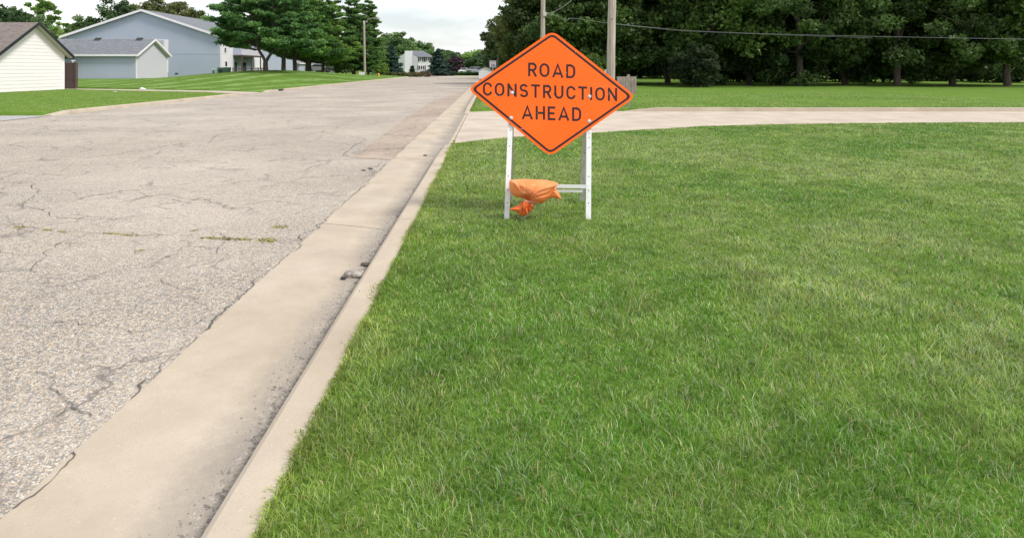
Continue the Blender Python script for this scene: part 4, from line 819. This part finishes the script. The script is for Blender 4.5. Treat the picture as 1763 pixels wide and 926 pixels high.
# ------------------------------------------------------------------ cars
def car(loc, rz, mt, label, suv=False, sc=1.0):
    rt = empty('parked_car', loc, label, 'car', 'parked cars far down the street', rz); rt.scale = (sc,)*3
    if suv: prof = [(-2.3,.35),(-2.35,.95),(-2.2,1.1),(-1.0,1.15),(-.35,1.72),(1.9,1.74),(2.3,1.1),(2.35,.4)]
    else: prof = [(-2.3,.3),(-2.32,.7),(-2.1,.82),(-1.05,.92),(-.35,1.40),(.9,1.42),(1.6,1.0),(2.25,.95),(2.3,.35)]
    mb = MB(); hw = .9; secs = [(-1.0,.0),(-.96,.55),(0,1.0),(.96,.55),(1.0,.0)]
    def hwid(z): return hw if z < 1.0 else hw*(1-(z-1.0)*.32)
    n_ = len(prof); L = [(x, -hwid(z), z) for x, z in prof]; Rr = [(x, hwid(z), z) for x, z in prof]; mb.v = L+Rr; mb.f = [tuple(range(n_)), tuple(range(n_, 2*n_))]+[(k, (k+1) % n_, n_+(k+1) % n_, n_+k) for k in range(n_)]; mb.m = [0]*len(mb.f); mb.build('body', mt, rt, bevel=.05)
    mb = MB()
    if suv: qs = [(-.95,1.15),(-.38,1.64),(1.8,1.66),(2.1,1.15)]; wsd = ((-.97,1.17),(-.40,1.69)); rwd = ((2.27,1.16),(1.95,1.66))
    else: qs = [(-.9,.95),(-.32,1.33),(.85,1.35),(1.35,1.0)]; wsd = ((-1.02,.95),(-.40,1.38)); rwd = ((1.55,1.04),(.95,1.40))
    for s_ in (1, -1): mb.face([(x, s_*(hwid(z)+.012), z) for x, z in qs])
    for (xa_, za_), (xb_, zb2) in (wsd, rwd):
        dx_ = -.015 if xa_ < 0 else .015; mb.face([(xa_+dx_, -hwid(za_)*.88, za_+.02), (xa_+dx_, hwid(za_)*.88, za_+.02), (xb_+dx_, hwid(zb2)*.86, zb2), (xb_+dx_, -hwid(zb2)*.86, zb2)])
    mb.build('windows', M['glass'], rt)
    for x_ in (-1.4, 1.4):
        for s_ in (-1, 1):
            mb = MB(); mb.tube([(x_, s_*.72, .33), (x_, s_*.93, .33)], .33, 16); t_ = mb.build('tyre', M['rubber'], rt); mb = MB(); mb.tube([(x_, s_*.92, .33), (x_, s_*.94, .33)], .19, 12); mb.build('rim', M['zinc'], t_)
    for s_ in (-1, 1):
        mb = MB(); mb.box((-2.37, s_*.72-.16, .58), (-2.30, s_*.72+.16, .72)); mb.build('headlight', M['lamp_glass'], rt)
    mb = MB(); mb.box((-2.38,-.45,.42),(-2.33,.45,.62)); mb.build('grille', M['dark'], rt); return rt
car((XA(549,106), 106, ZA(125.2,106)), R(200), M['car_silver'], 'silver car parked on the slope behind the pine trunks')
car((XA(799.5,160), 160, ZA(127.2,160)), R(75), M['car_white'], 'white car parked before the dark hedge, left of the silver one')
car((XA(815.5,158), 158, ZA(127.4,158)), R(62), M['car_silver'], 'silver sport utility vehicle at the far end of the street', suv=True)
# ------------------------------------------------------------------ vegetation
def leaves(C, n_, spread, size, rng, flat_=.0, elong=1.0, up=0.0):
    """n_ rhombic leaf faces around each centre C (k,3) with radii spread (k,3)"""
    k = len(C); g = rng.normal(0, 1, (k, n_, 3)); g /= np.linalg.norm(g, axis=2, keepdims=True)+1e-9; r = rng.uniform(0, 1, (k, n_, 1))**(1/2.2); P_ = C[:, None]+g*r*spread[:, None]
    P_ = P_.reshape(-1, 3); m_ = len(P_); a = rng.normal(0, 1, (m_, 3)); a[:, 2] *= (1-flat_); a[:, 2] += up; a /= np.linalg.norm(a, axis=1, keepdims=True); b = rng.normal(0, 1, (m_, 3)); b[:,2] *= (1-flat_); b -= a*np.sum(a*b, 1, keepdims=True); b /= np.linalg.norm(b, axis=1, keepdims=True)
    s_ = size*rng.uniform(.6, 1.4, (m_, 1)); a *= s_*elong; b *= s_/elong**.5*.62
    V = np.stack([P_-a*1.15, P_-b*1.25+a*.45, P_+b*1.1+a*.75], 1).reshape(-1, 3); return V, m_
def fol_obj(name, V, tint, mt, parent):
    m_ = len(V)//3; Fc = np.arange(m_*3).reshape(-1, 3); return arr_mesh(name, V, Fc, 3, mt, tint=tint, parent=parent)
def tints(k, n_, c1, c2, rng, amp=.35):
    t = rng.uniform(0, 1, (k, 1)); t = np.repeat(t, n_, 1)+rng.normal(0, .18, (k, n_)); t = np.clip(t, 0, 1)[..., None]; col = np.array(c1)*(1-t)+np.array(c2)*t; col = col*rng.uniform(1-amp, 1+amp, (k, n_, 1)); return np.repeat(col.reshape(-1, 3), 3, 0)
def limb(mb, A, B, r0, r1, rng, n_=4, seg=6, wob=.06):
    A, B = Vector(A), Vector(B); L = (B-A).length; mb.tube([A.lerp(B, k/n_)+(Vector(rng.normal(0, wob*L/n_, 3)) if 0 < k else Vector((0,0,0))) for k in range(n_+1)], [r0+(r1-r0)*k/n_ for k in range(n_+1)], seg, cap=False)
ORD = ['first','second','third','fourth','fifth','sixth','seventh','eighth','ninth','tenth','eleventh']
def broadleaf(loc, H, Rx, crown0, label, c1, c2, seed, clumps=70, per=150, leaf=.16, cl=.9, name='broadleaf_tree', group=None, cat='tree', shape=1.0, trunk=.22, lean=0, skirt=.35):
    rng = np.random.default_rng(seed); t = empty(name, loc, label, cat, group); mb = MB(); ch = H-crown0; cz = crown0+ch*.5
    top = Vector((lean, 0, crown0+ch*.62)); limb(mb, (0,0,-.15), top, trunk, trunk*.35, rng, 6, 9, .04)
    u = rng.normal(0, 1, (clumps, 3)); u /= np.linalg.norm(u, axis=1, keepdims=True); r = rng.uniform(.35, 1, (clumps, 1))**.6
    zrel = u[:, 2:3]*r; nar = 1-np.clip(zrel, 0, 1)*(.25*shape); nar = nar/np.sqrt(np.clip(1-(np.clip(-zrel,0,1)*skirt)**2, .2, 1)); lobes = 1+.18*np.sin(np.arctan2(u[:,1:2], u[:,0:1])*3+seed)+.12*np.sin(zrel*5+seed)
    C = np.concatenate([u[:, 0:1]*r*Rx*nar*lobes+lean*.6, u[:, 1:2]*r*Rx*nar*lobes, cz+zrel*ch*.5], 1)
    cr_ = cl*rng.uniform(.6, 1.4, (clumps, 1)); sp_ = np.concatenate([cr_, cr_, cr_*.62], 1); V, m_ = leaves(C, per, sp_, leaf, rng)
    for i in range(0, clumps, max(1, clumps//16)):
        k = rng.uniform(.35, .95); base = Vector((0,0,0)).lerp(top, k); limb(mb, base, Vector(C[i])*.96, trunk*.4*(1-k*.5), .02, rng, 4, 6)
    mb.build('trunk', M['bark'], t, smooth=True); fol_obj('crown', V, tints(clumps, per, c1, c2, rng), M['leaf'], t); return t
def pine(loc, H, Rx, crown0, label, seed, c1=(.026,.070,.026), c2=(.075,.150,.048), levels=17, per=135, needle=.125, fork=False, group='pines along the left verge', name='pine_tree', dens=1.0, droop=.0, trunk=.27, openness=0.0, cat='tree', topw=.16):
    rng = np.random.default_rng(seed); t = empty(name, loc, label, cat, group); mb = MB(); lean = rng.uniform(-.3,.3)
    if fork: limb(mb, (0,0,-.2), (0,0,1.0), trunk, trunk*.9, rng, 3, 9, .03); limb(mb, (0,0,.9), (-.9,0,2.6), trunk*.6, trunk*.5, rng, 3, 8); limb(mb, (-.9,0,2.6), (-1.3,.3,H*.8), trunk*.5, .05, rng, 5, 8); limb(mb, (0,0,.9), (.9,0,2.5), trunk*.65, trunk*.5, rng, 3, 8); limb(mb, (.9,0,2.5), (.8,.2,H*.95), trunk*.5, .05, rng, 5, 8)
    else: limb(mb, (0,0,-.2), (lean,0,H*.98), trunk, .04, rng, 8, 9, .02)
    C = []; SPR = []
    for l in range(levels):
        f_ = l/(levels-1); z = crown0+(H-crown0)*f_**1.05; rad = Rx*((1-f_)**.75*(1-topw)+topw)*(.80 if l == 0 else 1); nb_ = max(3, int(7*(1-f_*.5)))
        a0 = rng.uniform(0, 6.28)
        for b_ in range(nb_):
            a = a0+b_*2*math.pi/nb_+rng.uniform(-.3,.3); L = rad*rng.uniform(.62, 1.12)
            if rng.uniform() < openness: continue
            tip = Vector((math.cos(a)*L, math.sin(a)*L, z+L*(.12-droop)+rng.uniform(-.3,.3))); ox = (-1.1 if math.cos(a) < 0 else .85) if fork and z > 2.4 else 0; st = Vector((ox+lean*f_, 0, z-.25*L*.3)); tip.x += ox*.4
            limb(mb, st, tip, .05*(1-f_*.6)+.015, .012, rng, 3, 5)
            npad = max(2, int(L*2.1))
            for q in range(npad):
                tt_ = (.28+.72*(q+.5)/npad) if z > crown0+1 else .45+.55*(q+.5)/npad; p = st.lerp(tip, tt_); side = rng.normal(0, .26*L*.5); C.append((p.x-math.sin(a)*side, p.y+math.cos(a)*side, p.z+rng.uniform(-.05,.2))); s_ = rng.uniform(.45,.85)*(.6+.4*L/max(Rx,.1)); SPR.append((s_, s_, s_*.38))
    C = np.array(C); SPR = np.array(SPR)*1.05; per = int(per*dens); V, m_ = leaves(C, per, SPR, needle, rng, flat_=.35, elong=1.5, up=.3)
    mb.build('trunk', M['bark'], t, smooth=True); fol_obj('crown', V, tints(len(C), per, c1, c2, rng), M['needle'], t); return t
def gz(X, Y): return float(hl(X, Y)) if X < -15 else (float(hr(X, Y)) if X > -.7 else 0.0)
def TL(px, Y): X = XA(px, Y); return (X, Y, gz(X, Y)-.03)
# row of pines on the bank
pine(TL(457,66), 11.2, 5.7, 2.5, 'leftmost pine of the bank with a forked trunk and wide open crown', 11, fork=True, openness=.05, levels=17, c2=(.08,.16,.055))
pine(TL(488,74), 13.0, 4.6, 2.2, 'dense tall pine, second from the left in the bank row', 12, levels=17)
pine(TL(508,79), 13.5, 4.6, 1.9, 'third pine of the bank row with bright green boughs', 13, c2=(.095,.19,.04), levels=18)
pine(TL(531,85), 14.0, 5.6, 1.7, 'thick trunked pine in the middle of the bank row', 14, c2=(.09,.17,.04), levels=19, trunk=.42)
pine(TL(556,97), 13.5, 5.8, 1.9, 'broad pine with yellowish boughs, fifth in the bank row', 19, c2=(.12,.19,.035), levels=18)
pine(TL(609,108), 12.3, 4.6, .9, 'pine just left of the street light pole at the row end', 15, c2=(.08,.15,.045), levels=20, openness=.0, trunk=.35, topw=.3)
pine(TL(634,117), 13.2, 3.6, 1.5, 'slim pine right behind the street light pole', 16, c2=(.10,.17,.04), levels=20, openness=.0, topw=.3)
broadleaf(TL(596,135), 13.2, 4.6, 3.0, 'tawny topped broadleaf tree rising behind the bank pines', (.06,.085,.035), (.16,.16,.07), 31, clumps=80, leaf=.22)
broadleaf(TL(588,100), 2.2, 1.6, .1, 'light green bush under the pine near the white trailer', (.05,.10,.02), (.10,.19,.04), 32, clumps=26, per=90, cl=.45, leaf=.12, name='bush', cat='bush', trunk=.05)
broadleaf(TL(655,126), 2.6, 2.2, .1, 'yellow green shrub right of the street light pole', (.09,.15,.02), (.16,.24,.04), 33, clumps=30, per=90, cl=.5, leaf=.12, name='bush', cat='bush', trunk=.05)
# spruces
def spruce(px, Y, H, Rx, label, seed): return pine(TL(px, Y), H, Rx, .2, label, seed, c1=(.012,.030,.028), c2=(.045,.080,.075), levels=20, per=70, needle=.13, group='blue spruces near the white house', name='blue_spruce', droop=.22, trunk=.16, topw=.02, dens=1.1)
spruce(673, 138, 6.2, 3.1, 'dark blue spruce left of the far white house', 21)
spruce(755, 134, 5.4, 3.4, 'wide blue spruce right of the far white house', 22)
pine((XA(709.5,150),150,0), 2.0, .55, .05, 'tiny dark conical evergreen before the white house wall', 23, c1=(.012,.03,.016), c2=(.03,.06,.03), levels=9, per=60, needle=.09, group=None, name='small_evergreen', topw=.02, trunk=.05)
# far broadleaf trees
DG, MG, LG, OG = ((.024,.045,.020),(.055,.10,.035)), ((.04,.075,.03),(.10,.16,.055)), ((.06,.11,.025),(.13,.21,.05)), ((.045,.06,.022),(.13,.14,.05))
BG = [(686,185,12.5,6.0,MG,'grey green rounded tree behind the dark spruce'),(664,190,11.5,5,MG,'leafy tree left of the grey green rounded one'),(728,215,10.6,4.6,MG,'small round treetop above the white house roof'),
 (762,215,7.4,6,DG,'dark low treetops right behind the wide spruce'),(784,225,7.2,6,DG,'dark tree between spruce and hedge'),(812,200,6.6,4.5,LG,'light green tree above the parked cars'),(833,190,6.8,5,LG,'pale green tree behind the white shed'),(842,170,6.4,5,DG,'dark round tree right behind the white shed')]
for i, (px, Y, H, rx, cc_, lb) in enumerate(BG): broadleaf((XA(px,Y),Y,-.05), H, rx, .8, lb, tuple(1.6*v for v in cc_[0]), tuple(1.6*v for v in cc_[1]), 40+i, clumps=100, per=130, leaf=.30, cl=1.4, group='far trees along the street end')
broadleaf((XA(783,175),175,-.05), 4.9, 2.6, .4, 'purple leaved tree right of the wide spruce', (.045,.026,.040), (.085,.055,.072), 55, clumps=40, per=100, leaf=.22, cl=.8)
# hedge of narrow evergreens
for i in range(9): pine((XA(792+i*4.6,186),186,-.05), 4.3+random.uniform(-.3,.3), .75, .05, ORD[i]+' narrow evergreen from the left in the hedge row behind the parked cars', 60+i, c1=(.012,.028,.012), c2=(.030,.055,.02), levels=11, per=30, needle=.2, group='hedge of narrow evergreens', name='hedge_evergreen', topw=.25, trunk=.06)
mbx = np.random.default_rng(5); C = np.stack([np.linspace(XA(776,150), XA(826,150), 40), np.full(40,150.)+mbx.normal(0,.2,40), np.full(40,.25)], 1); V, m_ = leaves(C, 90, np.tile([[.45,.4,.35]], (40,1)), .12, mbx)
o = fol_obj('low_hedge', V, tints(40, 90, (.02,.05,.015), (.04,.08,.02), mbx), M['leaf'], None); tag(o, 'low clipped hedge in front of the far parked cars', 'hedge')
# trees behind the left houses
BL = [(14,70,7.6,3.2,DG,'dark tree above the cream garage roof at the left edge'),(68,105,13.2,2.7,LG,'thin airy tree standing tallest left of the grey building'),(40,120,11.0,7,LG,'bright green low treetops behind the cream garage'),(92,115,11.2,6,LG,'yellow green treetop right of the airy tree'),(140,128,11.6,6,MG,'green treetop between cream garage and grey gable'),
 (205,128,15.2,6.5,DG,'dark tree rising left of the grey gable peak'),(262,132,16.0,7.5,OG,'large olive tree behind the gable peak'),(305,130,15.6,6.5,OG,'spreading olive tree above the grey roof slope'),(338,134,11.6,3.6,MG,'small rounded treetop at the right end of the grey roof'),(172,140,10.4,5,MG,'treetop just left of the dark tree behind the gable')]
for i, (px, Y, H, rx, cc_, lb) in enumerate(BL):
    th_ = 'airy' in lb; broadleaf((XA(px,Y),Y,gz(XA(px,Y),Y)), H, rx, H*.12 if not th_ else H*.40, lb, tuple(1.35*v for v in cc_[0]), tuple(1.35*v for v in cc_[1]), 80+i, clumps=150 if not th_ else 44, per=170 if not th_ else 90, leaf=.22, cl=1.25 if not th_ else .6, group='trees behind the houses on the left')
# right-hand trees
broadleaf((XA(853,100),100,.1), 9.3, 2.9, 2.6, 'open branched tree left of the big dark tree mass', (.035,.06,.022), (.095,.13,.05), 101, clumps=52, per=110, leaf=.17, cl=.7, trunk=.2, lean=.6)
broadleaf((XA(876,112),112,.1), 8.0, 3.0, 1.5, 'mid green tree between the open tree and the olive one', (.03,.055,.022), (.08,.12,.04), 102, clumps=50, per=110, leaf=.2, cl=.8)
broadleaf((XA(912,66),66,.1), 10.0, 3.7, .8, 'olive green tree directly behind the thin pole', (.05,.075,.02), (.14,.17,.05), 103, clumps=150, per=170, leaf=.15, cl=.8, trunk=.25)
broadleaf((XA(955,64),64,.1), 13.5, 4.6, .9, 'large dark tree above the top corner of the sign', (.022,.042,.014), (.07,.11,.03), 104, clumps=170, per=170, leaf=.16, cl=.9, trunk=.3)
FR = [(1012,56,12.5,4.4,.3,'dark maple between the two wooden poles'),(1080,58,14,4.9,.35,'dense dark tree just right of the thick pole'),(1150,62,14,5.4,2.0,'tall dark tree whose boughs shade the far lawn'),(1222,55,13,4.9,.4,'dark tree right of the shaded far lawn'),(1290,58,14,5.4,.5,'broad dark tree in the middle of the right wood'),(1375,54,13,5.4,.4,'deep green tree further right in the wood'),(1455,58,14,5.6,.5,'tall green tree near the right end of the wood'),(1545,54,13,5.6,.4,'rounded green tree next to the last ones on the right'),(1640,56,14,5.6,.4,'dark tree second from the right edge of the frame'),(1735,53,13,5.6,.5,'dark green tree at the right edge of the frame')]
for i, (px, Y, H, rx, c0_, lb) in enumerate(FR): broadleaf((XA(px,Y),Y,gz(XA(px,Y),Y)-.05), H, rx, c0_, lb, (.020,.042,.013), (.075,.13,.033) if i % 3 else (.095,.165,.036), 110+i, clumps=230, per=170, leaf=.16, cl=1.0, trunk=.3, skirt=.88 if px != 1150 else .3, group='big dark trees of the wood on the right')
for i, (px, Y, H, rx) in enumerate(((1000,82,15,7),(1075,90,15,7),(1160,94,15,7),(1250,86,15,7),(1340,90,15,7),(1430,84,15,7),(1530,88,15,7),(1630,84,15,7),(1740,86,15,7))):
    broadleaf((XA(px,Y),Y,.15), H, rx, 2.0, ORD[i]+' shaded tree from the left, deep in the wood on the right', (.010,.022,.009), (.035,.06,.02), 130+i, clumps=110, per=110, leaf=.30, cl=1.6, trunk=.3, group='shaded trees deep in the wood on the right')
broadleaf((XA(1200,50),50,.12), 3.5, 1.9, .1, 'dark rounded bush at the right edge of the shaded lawn', (.012,.026,.012), (.035,.06,.022), 150, clumps=70, per=150, leaf=.10, cl=.5, name='bush', cat='bush', trunk=.08)
broadleaf((XA(1013,40),40,.1), 2.5, 1.5, .1, 'leafy shrub with bright leaves behind the sign edge and thick pole', (.03,.06,.015), (.10,.16,.035), 151, clumps=50, per=130, leaf=.09, cl=.45, name='bush', cat='bush', trunk=.06)
broadleaf((XA(1065,60),60,.1), 2.4, 1.6, .1, 'low dark shrub behind the weathered board', (.012,.026,.012), (.035,.06,.02), 152, clumps=40, per=120, leaf=.1, cl=.45, name='bush', cat='bush', trunk=.06)
for i in range(11):
    px = 1112+i*62; Y = 66+random.uniform(-3,6)
    if 1100 < px < 1180: Y = 90
    broadleaf((XA(px,Y),Y,.1), 3.4+random.uniform(-.5,.9), 3.3, .05, ORD[i]+' understorey bush from the left below the wood on the right', (.014,.03,.010), (.05,.09,.026), 300+i, clumps=60, per=120, leaf=.15, cl=.9, name='bush', cat='bush', trunk=.08, group='bushes under the wood on the right')
# far wood and garden bed
rng = np.random.default_rng(9); k = 620; C = np.stack([rng.uniform(0, 175, k), rng.uniform(125, 160, k), rng.uniform(0, 1, k)**1.6*12+.6], 1); V, m_ = leaves(C, 70, np.tile([[3.,3.,2.]], (k,1)), .6, rng)
o = fol_obj('far_wood', V, tints(k, 70, (.012,.026,.01), (.035,.06,.02), rng), M['leaf'], None); tag(o, 'dark far wood closing the view on the right', kind='stuff')
k = 500; C = np.stack([rng.uniform(-190, 4, k), rng.uniform(240, 270, k), rng.uniform(.5, 5.5, k)], 1); V, m_ = leaves(C, 60, np.tile([[3.2,3.,1.6]], (k,1)), .7, rng)
o = fol_obj('far_wood', V, tints(k, 60, (.02,.04,.018), (.06,.095,.035), rng), M['leaf'], None); tag(o, 'low far tree line beyond the houses', kind='stuff')
for i in range(11):
    px = 662+i*7.2; Y = 118-i*.0+random.uniform(-2,3); X = XA(px, Y); warm = i % 4 == 2
    t_ = broadleaf((X, Y+2, .05), .55+random.uniform(0,.5), .75, .02, ['low grey green plant in the garden bed by the road bend','leafy low shrub in the garden bed by the road bend','brownish plant in the garden bed by the road bend'][2 if warm else i % 2].replace('in the garden', ', '+ORD[i]+' from the left in the garden'), (.05,.055,.03) if not warm else (.09,.06,.035), (.13,.14,.06) if not warm else (.17,.13,.07), 170+i, clumps=16, per=60, leaf=.09, cl=.3, name='garden_plant', cat='plant', trunk=.02, group='plants in the garden bed')
b = [(-28,118.5),(-14.9,112),(-14.9,117.9),(-10.5,117.9),(-9.5,121.8),(-28,123)]
flat('garden_bed', b, .02, mat('mulch', (.12,.085,.06), 1, (.2,.15,.11), 10))
